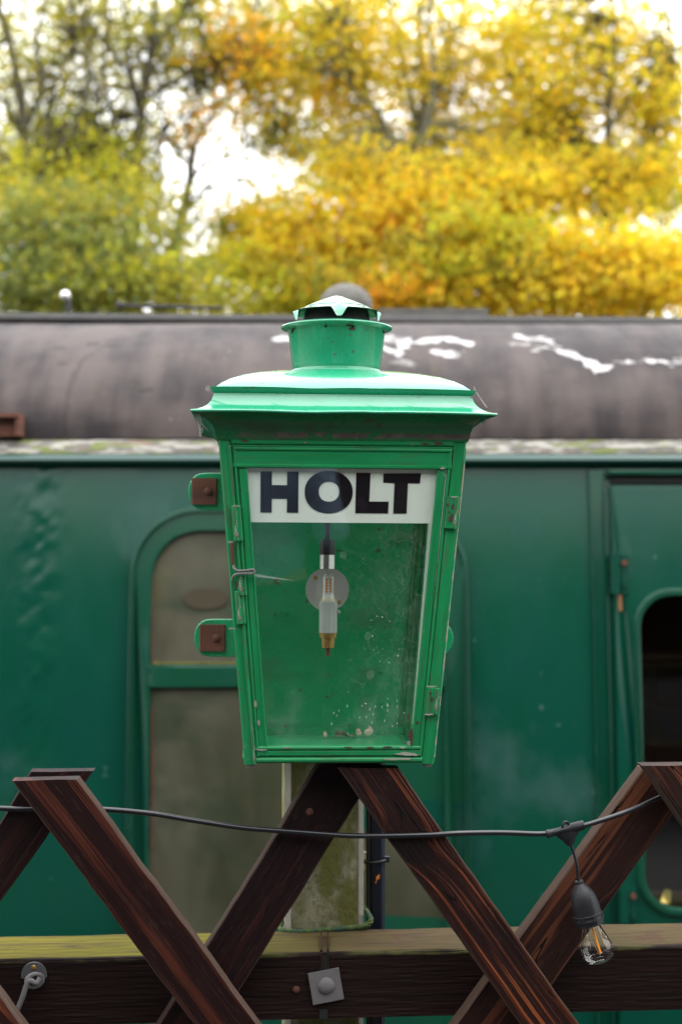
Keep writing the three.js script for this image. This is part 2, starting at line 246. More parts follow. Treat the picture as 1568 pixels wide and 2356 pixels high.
  const lean = (shape, depth, off, bev = 0.004) => { const g = new THREE.ExtrudeGeometry(shape, { depth: Math.max(0.0005, depth - bev), bevelEnabled: bev > 0, bevelSize: bev, bevelThickness: bev, bevelOffset: -bev, bevelSegments: 2, curveSegments: 4 }); const a = g.attributes.position; for (let i = 0; i < a.count; i++) a.setZ(i, a.getZ(i) + zSide(a.getY(i) - EYE) + off); g.deleteAttribute('normal'); const q = toCreasedNormals(g.index ? g.toNonIndexed() : g, 0.5), nn = q.attributes.normal, qa = q.attributes.position, A = V(0, 0, 0), B = V(0, 0, 0), C = V(0, 0, 0); for (let i = 0; i < qa.count; i += 3) { A.fromBufferAttribute(qa, i); B.fromBufferAttribute(qa, i + 1).sub(A); C.fromBufferAttribute(qa, i + 2).sub(A); B.cross(C).normalize(); if (B.z > 0.96) for (let k = 0; k < 3; k++) { const y = qa.getY(i + k) - EYE, d = -(zSide(y + 0.001) - zSide(y - 0.001)) / 0.002, l = Math.hypot(1, d); nn.setXYZ(i + k, 0, d / l, 1 / l); } } return q; };
  const sh = (pts, hole) => { const s = new THREE.Shape(pts); if (hole) s.holes.push(new THREE.Path(hole)); return s; };
  // the double door behind the lantern
  const fl = S(301, 1500).x, fr = S(1074, 1500).x, ft = S(700, 1170).y, il = S(349, 1500).x, ir = S(1019, 1500).x, it = S(700, 1222).y, m1 = S(700, 1528).y, m0 = S(700, 1580).y, lo = -0.19;
  const door = cp('luggage_door', lean(sh(outline(fl, lo, fr, ft, [0, 0, 0.2, 0.2]), outline(il, lo + 0.05, ir, it, [0, 0, 0.145, 0.145])), 0.022, 0.002, 0.007), M.coachFrame);
  const bead = lean(sh(outline(fl - 0.004, lo, fr + 0.004, ft + 0.006, [0, 0, 0.205, 0.205]), outline(fl + 0.012, lo + 0.001, fr - 0.012, ft - 0.012, [0, 0, 0.19, 0.19])), 0.032, 0.003, 0.006); cp('door_bead', bead, M.coachFrame, door);
  const upper = cp('upper_panel', lean(sh(outline(il - 0.01, m1 - 0.02, ir + 0.01, it + 0.01, [0, 0, 0.15, 0.15])), 0.004, 0.0015, 0), M.hatchGrey, door, 'grey painted upper panel with an oval plate');
  { const c = S(474, 1378), g = new THREE.CylinderGeometry(0.066, 0.066, 0.006, 40); g.rotateX(Math.PI / 2); g.scale(1, 0.48, 1); g.translate(c.x, c.y, zSide(c.y - EYE) + 0.008); cp('oval_plate', g, M.oval, upper); }
  cp('lower_panel', lean(sh(outline(il - 0.01, lo + 0.02, ir + 0.01, m0 + 0.02, [0, 0, 0, 0])), 0.004, 0.0015, 0), M.hatchGrey, door);
  cp('middle_rail', lean(sh(outline(il - 0.006, m0, ir + 0.006, m1, [0, 0, 0, 0])), 0.026, 0.002, 0.008), M.coachFrame, door);
  { const a = S(352, 1525), b = S(1016, 1525); cp('moss', bar(V(a.x, a.y + 0.002, a.z + 0.02), V(b.x, b.y + 0.002, b.z + 0.02), V(0, 0.7, 0.7), 0.009, 0.006, 0.002), M.moss, door, 'yellow moss along the middle rail'); }
  for (const py of [1400, 1800]) { const a = S(351, py - 180), b = S(351, py + 150); cp('rust_line', bar(V(a.x + 0.002, a.y, a.z + 0.012), V(b.x + 0.002, b.y, b.z + 0.012), V(0.7, 0, 0.7), 0.005, 0.003, 0.001), M.rust, door); }
  // vertical cover strip, hinged door with a window and a ventilator at the right
  const p0 = S(1362, 1500).x, p1 = S(1400, 1500).x, top = S(1380, 1080).y;
  cp('cover_strip', lean(sh(outline(p0, lo, p1, top, [0, 0, 0, 0])), 0.014, 0.002, 0.005), M.coachFrame);
  const seam = S(1412, 1500).x, dtop = S(1500, 1118).y;
  const pd = cp('passenger_door', lean(sh(outline(seam, lo, wr + 0.2, dtop, [0, 0, 0, 0]), outline(wx0, wy0, wr, wy1, [rad, rad, rad, rad])), 0.016, 0.002, 0.005), M.coach);
  cp('window_frame', lean(sh(outline(wx0 - 0.024, wy0 - 0.024, wr + 0.024, wy1 + 0.024, [rad + 0.02, rad + 0.02, rad + 0.02, rad + 0.02]), outline(wx0, wy0, wr, wy1, [rad, rad, rad, rad])), 0.03, 0.003, 0.008), M.coachFrame, pd);
  cp('window_pane', lean(sh(outline(wx0 - 0.01, wy0 - 0.01, wr + 0.01, wy1 + 0.01, [rad, rad, rad, rad])), 0.0005, -0.035, 0), M.windowDark, pd);
  const hz = zSide(-0.2);
  cp('window_recess', [boxAt(wx0 - 0.02, wx0 - 0.008, wy0 - 0.02, wy1 + 0.02, hz - 0.16, hz - 0.01), boxAt(wx0 - 0.008, wr + 0.02, wy0 - 0.02, wy0 - 0.008, hz - 0.16, hz - 0.012), boxAt(wx0 - 0.008, wr + 0.02, wy1 + 0.008, wy1 + 0.02, hz - 0.2, hz - 0.09)], M.cabinWood, pd);
  cp('compartment', [boxAt(wx0 - 0.6, wr + 0.6, lo, EYE + 0.2, -6.4, -6.35), boxAt(wx0 - 0.65, wx0 - 0.6, lo, EYE + 0.2, -6.4, -4.5), boxAt(wr + 0.6, wr + 0.65, lo, EYE + 0.2, -6.4, -4.5), boxAt(wx0 - 0.65, wr + 0.65, EYE + 0.2, EYE + 0.25, -6.4, -4.5), boxAt(wx0 - 0.65, wr + 0.65, lo - 0.02, lo + 0.03, -6.4, -4.4)], M.cabin);
  { const a = atZ(1475, 1510, -4.75), b = atZ(1760, 1510, -4.75); cp('inner_bar', rod(a, b.setX(wr + 0.1), 0.012), M.cabinWood); }  // plain brown bar inside, behind the window
  { const a = S(1402, 1093), b = S(1402, 1112), v = cp('ventilator', boxAt(a.x, a.x + 0.75, b.y, a.y, zSide(0.2) - 0.05, zSide(0.2) + 0.016), M.darkVoid); cp('ventilator_hood', bar(V(a.x - 0.01, a.y + 0.006, zSide(0.2) + 0.035), V(a.x + 0.77, a.y + 0.006, zSide(0.2) + 0.035), V(0, 0, 1), 0.016, 0.04, 0.004), M.coachFrame, v); }
  const hinge = (px, py, h) => { const c = S(px, py), z = c.z + 0.018; const q = cp('door_hinge', [boxAt(c.x - 0.026, c.x + 0.026, c.y - h / 2, c.y + h / 2, z - 0.02, z + 0.008, 0.003), rod(V(c.x - 0.012, c.y - h / 2, z + 0.012), V(c.x - 0.012, c.y + h / 2, z + 0.012), 0.012)], M.coach, pd); for (const k of [-1, 1]) cp('hinge_bolt', rod(V(c.x + 0.014, c.y + k * h * 0.28, z), V(c.x + 0.014, c.y + k * h * 0.28, z + 0.016), 0.009), k > 0 ? M.rust : M.coachFrame, q); };
  hinge(1420, 1320, 0.12); hinge(1440, 2078, 0.10);
  cp('rust_run', lean(sh(outline(S(1418, 1390).x, S(1418, 1405).y, S(1427, 1390).x, S(1420, 1368).y, [0.004, 0.004, 0.004, 0.004], 0.01)), 0.002, 0.018, 0), std({ color: lin(0.14, 0.065, 0.02), roughness: 0.8 }), pd, 'orange rust run below the hinge');
  // cornice, ledge and roof
  const L = 5, y = (q) => EYE + q;
  cp('cornice', loft([-L, L].map((x) => [[-4.385, 0.268], [-4.352, 0.266], [-4.334, 0.258], [-4.33, 0.247], [-4.338, 0.236], [-4.36, 0.231], [-4.42, 0.232]].map(([zz, q]) => V(x, y(q), zz)).reverse()), { crease: 0.9, vmode: 'len' }), M.cornice);
  cp('gutter_ledge', loft([-L, L].map((x) => [[-4.362, 0.2685], [-4.375, 0.286], [-4.41, 0.3], [-4.452, 0.318], [-4.5, 0.318], [-4.5, 0.2685]].map(([zz, q]) => V(x, y(q), zz))), { vm: [[0, 0.3], [0.3, 0.6], [0.6, 1], [0, 1], [0, 1], [0, 1]] }), M.lichen);
  { const s = new Soup(), N = 28, X = 80; for (let j = 0; j < 2 * N; j++) for (let i = 0; i < X; i++) { const f = (jj) => Math.PI * jj / (2 * N), [za, ya] = roofAt(f(j)), [zb, yb] = roofAt(f(j + 1)), xa = -L + 2 * L * i / X, xb = -L + 2 * L * (i + 1) / X, wob = (x, jj) => 0.004 * (vn(x * 3 + 50, jj * 0.7, 1e9, 1e9, 8) - 0.5), u = (x) => (x + 1.5) / 3, v = (jj) => f(jj) / PHS;
    s.quad(V(xa, y(ya + wob(xa, j)), za), V(xb, y(ya + wob(xb, j)), za), V(xb, y(yb + wob(xb, j + 1)), zb), V(xa, y(yb + wob(xa, j + 1)), zb), [u(xa), v(j)], [u(xb), v(j)], [u(xb), v(j + 1)], [u(xa), v(j + 1)]); }
    cp('roof', s.build(0.6), M.coachRoof); }
  cp('back_wall', boxAt(-L, L, -0.2, EYE + 0.33, -7.0, -6.95), M.coach);
  for (const k of [-1, 1]) cp('end_wall', boxAt(k * L - 0.02, k * L + 0.02, -0.2, EYE + 0.8, -6.9, -4.46), M.coach);
  cp('underframe', boxAt(-L, L, -0.75, -0.21, -6.8, -4.4), M.tar);
  { const a = atZ(0, 748, -5.2), b = atZ(0, 726, -5.2); cp('roof_strip', loft([-L, -1.2, 0, 1.2, L].map((x, i) => { const d = -0.008 * x / 1.2 * (Math.abs(x) < 2 ? 1 : 0.3); return [[-5.18, a.y], [-5.172, a.y + 0.012], [-5.178, b.y - 0.012], [-5.19, b.y], [-5.3, b.y + 0.006], [-5.3, a.y]].map(([zz, yy]) => V(x, yy + d, zz)); }), { crease: 0.9, vmode: 'len' }), M.tar); }
  { const c = atZ(795, 706, -5.6), g = new THREE.SphereGeometry(0.105, 32, 20); g.scale(1, 0.85, 1.4); g.translate(c.x, c.y, c.z); cp('roof_ventilator', [g, rod(V(c.x, c.y - 0.12, c.z), V(c.x, c.y, c.z), 0.07)], M.roofFitting); }
  { const a = atZ(870, 712, -5.45); cp('ventilator_base', boxAt(a.x, a.x + 0.42, a.y - 0.06, a.y, -5.6, -5.42, 0.012), M.roofFitting); const b = atZ(285, 703, -5.45); cp('roof_rail', rod(V(b.x, b.y, b.z), V(b.x + 0.38, b.y - 0.01, b.z), 0.008), M.tar); cp('rail_knob', new THREE.SphereGeometry(0.017, 16, 12).translate(b.x - 0.015, b.y, b.z), M.tar); }
  { const a = atZ(158, 735, -5.45), b = atZ(158, 690, -5.45); const q = cp('filler_pipe', rod(a, b, 0.011), M.tar); cp('filler_cap', new THREE.SphereGeometry(0.019, 16, 12).translate(b.x - 0.012, b.y + 0.018, b.z), std({ color: lin(0.75, 0.75, 0.73), metalness: 0.6, roughness: 0.15 }), q); }
  { const a = atZ(-40, 1003, -4.40), b = atZ(48, 952, -4.40); cp('roof_bracket', [boxAt(a.x, b.x, b.y - 0.012, b.y, -4.5, -4.37, 0.003), boxAt(b.x - 0.014, b.x, a.y, b.y - 0.0125, -4.5, -4.38, 0.003), boxAt(a.x, b.x - 0.015, a.y, b.y - 0.013, -4.5, -4.41, 0.003)], M.rust, coach, 'rusty bracket on the gutter ledge'); }
}

// ------------------------------------------------------------------ trees
M.bark = mapped(tex(128, 256, (u, v) => { const a = fbm(u, v, 10, 6, 4, 601), g = fbm(u, v, 3, 4, 3, 603); return { c: mix3([0.022, 0.019, 0.012], [0.075, 0.068, 0.036], a * 0.7 + g * 0.3), r: 0.9, b: a }; }, 1, 0.5), 0.01);
M.barkPale = mapped(tex(128, 256, (u, v) => { const a = fbm(u, v, 10, 6, 4, 611), g = fbm(u, v, 3, 4, 3, 613); return { c: mix3([0.06, 0.062, 0.04], [0.17, 0.17, 0.12], a * 0.6 + g * 0.4), r: 0.9, b: a }; }, 1, 0.5), 0.01);
M.leaf = phys({ color: 0xffffff, roughness: 0.95, transmission: 0.64, thickness: 0, specularIntensity: 0.3, side: THREE.DoubleSide });
const leafGeo = (() => { const s = new Soup(), a = V(0, 0, 0), l = V(-0.33, 0.45, 0.12), t = V(0, 1, -0.05), r = V(0.33, 0.45, 0.12), m = V(0, 0.5, 0); s.tri(a, m, l, [0, 0], [0, 0], [0, 0]); s.tri(l, m, t, [0, 0], [0, 0], [0, 0]); s.tri(a, r, m, [0, 0], [0, 0], [0, 0]); s.tri(r, t, m, [0, 0], [0, 0], [0, 0]); return s.build(); })();
const PAL = {
  yellow: [[0.86, 0.66, 0.02], [0.84, 0.61, 0.02], [0.86, 0.70, 0.05], [0.72, 0.62, 0.03], [0.84, 0.52, 0.02], [0.58, 0.55, 0.03]],
  gold: [[0.84, 0.63, 0.02], [0.76, 0.62, 0.03], [0.66, 0.58, 0.03], [0.84, 0.55, 0.02], [0.50, 0.47, 0.03]],
  orange: [[0.84, 0.42, 0.02], [0.82, 0.48, 0.02], [0.78, 0.34, 0.02], [0.84, 0.54, 0.02]],
  olive: [[0.40, 0.38, 0.03], [0.33, 0.34, 0.03], [0.50, 0.44, 0.03], [0.26, 0.28, 0.035], [0.58, 0.45, 0.03]],
  green: [[0.23, 0.27, 0.055], [0.18, 0.22, 0.045], [0.30, 0.33, 0.055], [0.38, 0.36, 0.055], [0.14, 0.175, 0.05]],
  lime: [[0.60, 0.58, 0.03], [0.50, 0.53, 0.03], [0.70, 0.60, 0.03], [0.42, 0.44, 0.03]],
};
function taper(pts, seg = 8) { // pts: [Vector3, radius]
  const c = new THREE.CatmullRomCurve3(pts.map((p) => p[0]), false, 'centripetal'), n = Math.max(4, pts.length * 4), fr = c.computeFrenetFrames(n, false), st = [], u = [];
  for (let i = 0; i <= n; i++) { const t = i / n, P = c.getPoint(t), k = t * (pts.length - 1), a = Math.floor(k), r = mix(pts[a][1], pts[Math.min(a + 1, pts.length - 1)][1], k - a); st.push(Array.from({ length: seg }, (_, j) => P.clone().addScaledVector(fr.normals[i], r * Math.cos(2 * Math.PI * j / seg)).addScaledVector(fr.binormals[i], r * Math.sin(2 * Math.PI * j / seg)))); u.push(t * 4); }
  return loft(st, { u, crease: 1.2, vmode: 'len' });
}
function tree(name, label, category, group, { limbs, clumps, bark = M.bark, leaf = 0.075, seed = 1, twigs = true, holes = 0.3 }) {
  const r = rng(seed), gauss = () => (r() + r() + r() + r() - 2) * 1.0, base = limbs[0][0], bp = atZ(base[0], base[1], -base[2]);
  const root = thing(name, label, category, V(bp.x, -1.4, bp.z), group), off = root.position.clone().negate();
  const nodes = [];
  limbs.forEach((l, i) => { const pts = l.map(([px, py, z, w]) => [atZ(px, py, -z), w * z / FPX / 2]); if (i === 0) pts.unshift([V(pts[0][0].x, -1.45, pts[0][0].z), pts[0][1] * 1.25]); const c = new THREE.CatmullRomCurve3(pts.map((p) => p[0])); for (let k = 0; k <= 14; k++) nodes.push(c.getPoint(k / 14)); part(i ? 'limb' : 'trunk', taper(pts).translate(off.x, off.y, off.z), bark, root); });
  const tw = [], mats = [], cols = [];
  for (const [px, py, rx, ry, z, rz, count, pal, per = 6, spread = 0.19] of clumps) {
    const C = atZ(px, py, -z), sx = rx * z / FPX, sy = ry * z / FPX, nsub = Math.max(1, Math.round(count / per));
    for (let k = 0; k < nsub; k++) {
      const P = V(C.x + gauss() * 0.85 * sx, C.y + gauss() * 0.85 * sy, C.z + gauss() * 0.85 * rz); if (vn(P.x * 3.4 + 50, P.y * 5.0 + 50, 1e9, 1e9, seed) < holes && r() < 0.8) continue;
      let best = nodes[0]; if (twigs && r() < 0.2) { for (const q of nodes) if (q.distanceToSquared(P) < best.distanceToSquared(P)) best = q; if (best.distanceTo(P) < 2.2) { const m = best.clone().lerp(P, 0.55).add(V(gauss() * 0.12, 0.08 + gauss() * 0.1, gauss() * 0.12)); tw.push(taper([[best, 0.013], [m, 0.009], [P, 0.004]], 4)); } }
      const tone = PAL[pal][Math.floor(r() * PAL[pal].length)];
      for (let i = 0; i < per; i++) {
        const q = P.clone().add(V(gauss() * spread * 1.5, gauss() * spread * 0.5, gauss() * spread * 1.5)), s = leaf * mix(0.65, 1.3, r());
        mats.push(new THREE.Matrix4().compose(q.add(off), new THREE.Quaternion().setFromEuler(new THREE.Euler(r() * 6.28, r() * 6.28, r() * 6.28)), V(s, s, s)));
        const t = r() < 0.6 ? tone : PAL[pal][Math.floor(r() * PAL[pal].length)], b = mix(0.75, 1.2, r()); cols.push([t[0] * b, t[1] * b, t[2] * b]);
      }
    }
  }
  if (tw.length) { const g = merge(tw); part('twig', g.translate(off.x, off.y, off.z), bark, root).userData.kind = 'stuff'; }
  const im = shade(new THREE.InstancedMesh(leafGeo, M.leaf, mats.length)); mats.forEach((m, i) => { im.setMatrixAt(i, m); im.setColorAt(i, new THREE.Color().setRGB(...cols[i])); }); im.name = 'crown'; im.userData.kind = 'stuff'; root.add(im);
  return root;
}
// limbs: [x, y, depth, width in pixels]; clumps: [x, y, rx, ry, depth, depth radius, leaves, palette, leaves per twig, spread]
tree('tree', 'dark bent tree with thin green leaves at the far left edge', 'tree', null, { seed: 11, leaf: 0.07,
  limbs: [[[72, 720, 14, 34], [72, 440, 14, 28], [56, 300, 14, 24], [42, 180, 14, 20], [12, 60, 14, 16], [-20, -40, 14, 10]], [[56, 300, 13.9, 16], [95, 200, 13.8, 12], [85, 90, 13.8, 9], [110, -30, 13.8, 6]], [[70, 430, 13.9, 14], [140, 340, 13.8, 10], [190, 250, 13.8, 8], [205, 120, 13.8, 5]], [[62, 330, 14, 14], [15, 240, 13.8, 10], [-40, 190, 13.6, 6]], [[72, 420, 14, 16], [20, 370, 14, 14], [-20, 320, 14, 10]], [[68, 400, 14, 16], [110, 300, 14.2, 11], [130, 190, 14.4, 7], [180, 90, 14.5, 4]], [[78, 520, 14, 15], [130, 430, 14.2, 12], [215, 470, 14.2, 9]]],
  clumps: [[60, 120, 170, 190, 14.7, 1.2, 2843, 'olive'], [150, 40, 150, 110, 15.2, 1, 1347, 'olive'], [30, 330, 110, 120, 14.7, 1, 971, 'olive'], [-20, 430, 90, 100, 14.7, 0.8, 1047, 'green']] });
tree('tree', 'slender dark forked tree left of the bright sky gap', 'tree', null, { seed: 12, leaf: 0.068,
  limbs: [[[305, 720, 14.6, 34], [308, 470, 14.6, 29], [320, 350, 14.6, 27], [328, 240, 14.6, 22], [348, 120, 14.6, 17], [362, -30, 14.6, 11]], [[322, 260, 14.6, 16], [300, 170, 14.4, 12], [292, 60, 14.3, 9], [270, -40, 14.3, 6]], [[330, 235, 14.6, 13], [400, 190, 14.8, 9], [480, 150, 15, 6], [560, 130, 15, 4]], [[312, 400, 14.5, 15], [270, 300, 14.4, 12], [240, 180, 14.3, 10], [250, 40, 14.2, 7], [240, -40, 14.2, 5]], [[335, 180, 14.5, 12], [390, 110, 14.5, 9], [430, 20, 14.4, 7]], [[330, 230, 14.5, 10], [275, 140, 14.4, 8], [210, 60, 14.3, 6], [180, -30, 14.3, 4]], [[345, 130, 14.6, 11], [400, 60, 14.8, 8], [450, -20, 14.9, 5]], [[305, 420, 14.6, 12], [245, 300, 14.4, 9], [215, 170, 14.3, 7], [170, 100, 14.2, 4]], [[322, 330, 14.6, 9], [420, 270, 14.8, 6], [540, 210, 15, 4]]],
  clumps: [[170, 370, 130, 70, 14.2, 0.4, 1300, 'lime'], [250, 410, 90, 50, 14.2, 0.4, 700, 'lime'], [60, 400, 80, 50, 14.0, 0.4, 500, 'lime'], [330, 90, 190, 130, 15.3, 1.3, 3261, 'olive'], [450, 60, 130, 110, 15.7, 1, 1701, 'olive'], [480, 190, 120, 70, 15.7, 0.8, 878, 'olive'], [250, 230, 150, 110, 15.2, 1, 1275, 'olive'], [400, 250, 90, 60, 15.5, 0.8, 467, 'olive'], [180, 370, 150, 90, 15.3, 0.9, 3686, 'lime'], [250, 420, 100, 70, 15.3, 0.7, 1842, 'lime'], [60, 400, 70, 60, 15.3, 0.6, 849, 'lime']] });
tree('tree', 'tall tree with curved limbs and a few orange leaves beside the sky gap', 'tree', null, { seed: 13, leaf: 0.072,
  limbs: [[[382, 720, 15, 62], [386, 640, 15, 52], [402, 570, 15, 38], [418, 500, 15, 24], [436, 420, 15, 20], [443, 350, 15, 17], [470, 290, 15, 12], [505, 240, 15, 7]], [[392, 650, 15, 30], [440, 625, 15, 24], [490, 590, 15, 17], [540, 560, 15.1, 12], [590, 520, 15.2, 8]], [[424, 480, 15, 11], [455, 450, 15, 8], [500, 400, 15, 6], [560, 365, 15, 4], [620, 335, 15, 3]], [[436, 420, 14.9, 11], [475, 375, 14.9, 8], [545, 350, 14.9, 6], [620, 325, 14.9, 5], [705, 335, 14.9, 3]], [[420, 500, 14.9, 9], [470, 440, 14.9, 7], [540, 420, 14.9, 4]], [[440, 380, 14.9, 9], [395, 330, 14.9, 7], [370, 250, 14.9, 5]], [[395, 600, 15, 14], [358, 520, 14.9, 11], [372, 420, 14.8, 9], [360, 360, 14.8, 7], [385, 310, 14.8, 4]], [[443, 350, 15, 8], [430, 300, 15, 6], [470, 220, 15, 4], [560, 180, 15, 3]]],
  clumps: [[620, 330, 110, 22, 14.9, 0.3, 420, 'olive'], [520, 420, 60, 25, 14.9, 0.3, 110, 'lime'], [400, 330, 60, 50, 14.9, 0.3, 220, 'olive'], [560, 140, 90, 100, 15, 0.8, 1436, 'orange'], [500, 280, 75, 45, 15, 0.6, 429, 'orange'], [442, 345, 40, 35, 15, 0.4, 248, 'orange'], [560, 320, 60, 30, 15, 0.5, 221, 'gold'], [620, 210, 90, 80, 15.2, 0.8, 1044, 'gold'], [640, 90, 120, 110, 15.3, 1, 1567, 'lime'], [680, 310, 60, 40, 15.3, 0.6, 391, 'olive'], [540, 535, 60, 45, 15.2, 0.5, 548, 'olive'], [600, 60, 80, 80, 15.3, 0.8, 652, 'olive'], [640, 400, 60, 45, 15.2, 0.5, 240, 'lime'], [430, 500, 60, 60, 15.2, 0.5, 260, 'olive'], [350, 450, 50, 60, 14.9, 0.4, 200, 'olive'], [590, 350, 90, 30, 15.2, 0.5, 240, 'gold'], [690, 360, 50, 40, 15.3, 0.5, 300, 'gold'], [560, 490, 60, 40, 15.2, 0.5, 340, 'gold'], [480, 120, 170, 150, 15.2, 1, 1691, 'olive'], [600, 270, 150, 60, 15.3, 0.8, 691, 'olive'], [500, 480, 60, 60, 15.2, 0.5, 199, 'olive'], [560, 590, 80, 50, 15.1, 0.5, 537, 'gold']] });
tree('tree', 'yellow leaved tree with a pale grey forked trunk right of centre', 'tree', null, { seed: 14, leaf: 0.08, bark: M.barkPale,
  limbs: [[[950, 720, 16, 52], [955, 480, 16, 46], [962, 370, 16, 42], [970, 290, 16, 30], [978, 200, 16, 22], [962, 100, 16, 16], [975, -40, 16, 10]], [[955, 380, 16, 24], [915, 340, 16, 20], [880, 290, 16, 15], [850, 230, 15.9, 10], [835, 150, 15.8, 7]], [[960, 360, 15.4, 26], [985, 270, 15.3, 20], [1000, 170, 15.3, 15], [985, 60, 15.3, 11], [1000, -40, 15.3, 8]], [[952, 400, 15.4, 18], [900, 330, 15.3, 14], [865, 250, 15.2, 11], [800, 190, 15.2, 8], [780, 60, 15.2, 5]], [[962, 330, 16, 18], [948, 240, 15.9, 14], [920, 120, 15.8, 10], [900, 0, 15.8, 7]], [[972, 260, 16, 16], [1010, 150, 16.1, 12], [1050, 60, 16.2, 8], [1080, -30, 16.3, 5]], [[950, 430, 16, 14], [850, 400, 15.9, 11], [760, 360, 15.8, 7]]],
  clumps: [[960, 420, 190, 60, 14.7, 0.4, 1300, 'gold'], [800, 390, 110, 60, 14.7, 0.4, 900, 'gold'], [1120, 360, 140, 60, 14.9, 0.4, 800, 'gold'], [860, 130, 190, 160, 16, 1.3, 4235, 'gold'], [740, 170, 120, 150, 16, 1, 2116, 'gold'], [1010, 110, 160, 130, 16.2, 1.2, 2116, 'gold'], [760, 40, 130, 70, 15.8, 0.9, 1195, 'gold'], [780, 300, 90, 90, 16, 0.8, 920, 'gold'], [1080, 260, 130, 110, 16.3, 1, 1749, 'gold'], [830, 390, 110, 70, 16.9, 0.8, 1657, 'olive'], [1000, 330, 130, 70, 16.9, 0.8, 1011, 'gold'], [700, 250, 60, 60, 15.8, 0.6, 413, 'orange']] });
tree('tree', 'golden tree with a dark upright trunk near the right edge', 'tree', null, { seed: 15, leaf: 0.08,
  limbs: [[[1393, 720, 14.85, 44], [1393, 520, 14.85, 40], [1396, 470, 14.85, 36], [1400, 410, 14.85, 22], [1396, 320, 14.85, 18], [1402, 220, 14.85, 14], [1415, 100, 14.85, 10], [1410, -20, 14.85, 6]], [[1394, 480, 14.85, 17], [1366, 430, 14.8, 13], [1335, 370, 14.8, 10], [1320, 310, 15.3, 6]], [[1398, 470, 14.85, 16], [1425, 420, 14.9, 12], [1440, 340, 14.9, 8], [1500, 300, 14.9, 5]], [[1393, 500, 14.85, 9], [1350, 450, 14.85, 7], [1260, 420, 14.8, 5]], [[1400, 300, 14.85, 10], [1470, 190, 14.9, 7], [1540, 110, 15.7, 4]]],
  clumps: [[1320, 180, 150, 140, 15.5, 1.2, 2917, 'gold'], [1200, 90, 150, 120, 15.6, 1.1, 2810, 'gold'], [1240, 270, 130, 90, 15.5, 0.9, 1836, 'gold'], [1300, 400, 190, 70, 14.7, 0.4, 1300, 'gold'], [1500, 380, 120, 70, 14.7, 0.4, 900, 'gold'], [1440, 240, 110, 60, 15.5, 0.8, 1188, 'gold'], [1420, 90, 110, 90, 15.6, 0.9, 755, 'gold'], [1540, 180, 70, 90, 15.7, 0.7, 452, 'gold'], [1360, 390, 150, 70, 16.4, 0.7, 1620, 'lime'], [1560, 290, 60, 60, 15.6, 0.6, 539, 'gold'], [1500, 30, 90, 60, 15.8, 0.8, 236, 'olive'], [1080, 390, 260, 80, 16.8, 0.6, 5200, 'yellow'], [830, 390, 110, 70, 16.8, 0.6, 2000, 'gold'], [1460, 420, 150, 70, 16.8, 0.6, 2600, 'yellow'], [1150, 380, 160, 70, 15.4, 0.5, 1100, 'lime'], [860, 430, 90, 60, 15.4, 0.5, 900, 'yellow'], [1250, 410, 200, 70, 16.6, 0.7, 1511, 'gold']] });
tree('bush', 'dense olive green bushes over the carriage roof at left', 'bush', null, { seed: 16, leaf: 0.075, holes: 0.3, twigs: false,
  limbs: [[[150, 740, 13.4, 20], [160, 600, 13.4, 14], [150, 520, 13.4, 8]], [[250, 730, 13.4, 16], [300, 620, 13.4, 10], [310, 560, 13.4, 5]]],
  clumps: [[90, 590, 190, 130, 13.4, 0.9, 5580, 'green'], [280, 610, 140, 120, 13.4, 0.8, 3720, 'green'], [40, 500, 120, 70, 13.6, 0.7, 1488, 'olive'], [200, 500, 110, 60, 13.6, 0.7, 1711, 'olive'], [330, 560, 70, 60, 13.5, 0.5, 818, 'olive'], [400, 680, 110, 70, 13.6, 0.7, 1636, 'olive'], [230, 640, 220, 70, 13.0, 0.5, 1200, 'lime'], [100, 690, 200, 60, 13.2, 0.7, 2604, 'green'], [340, 480, 50, 50, 13.7, 0.5, 334, 'olive']] });
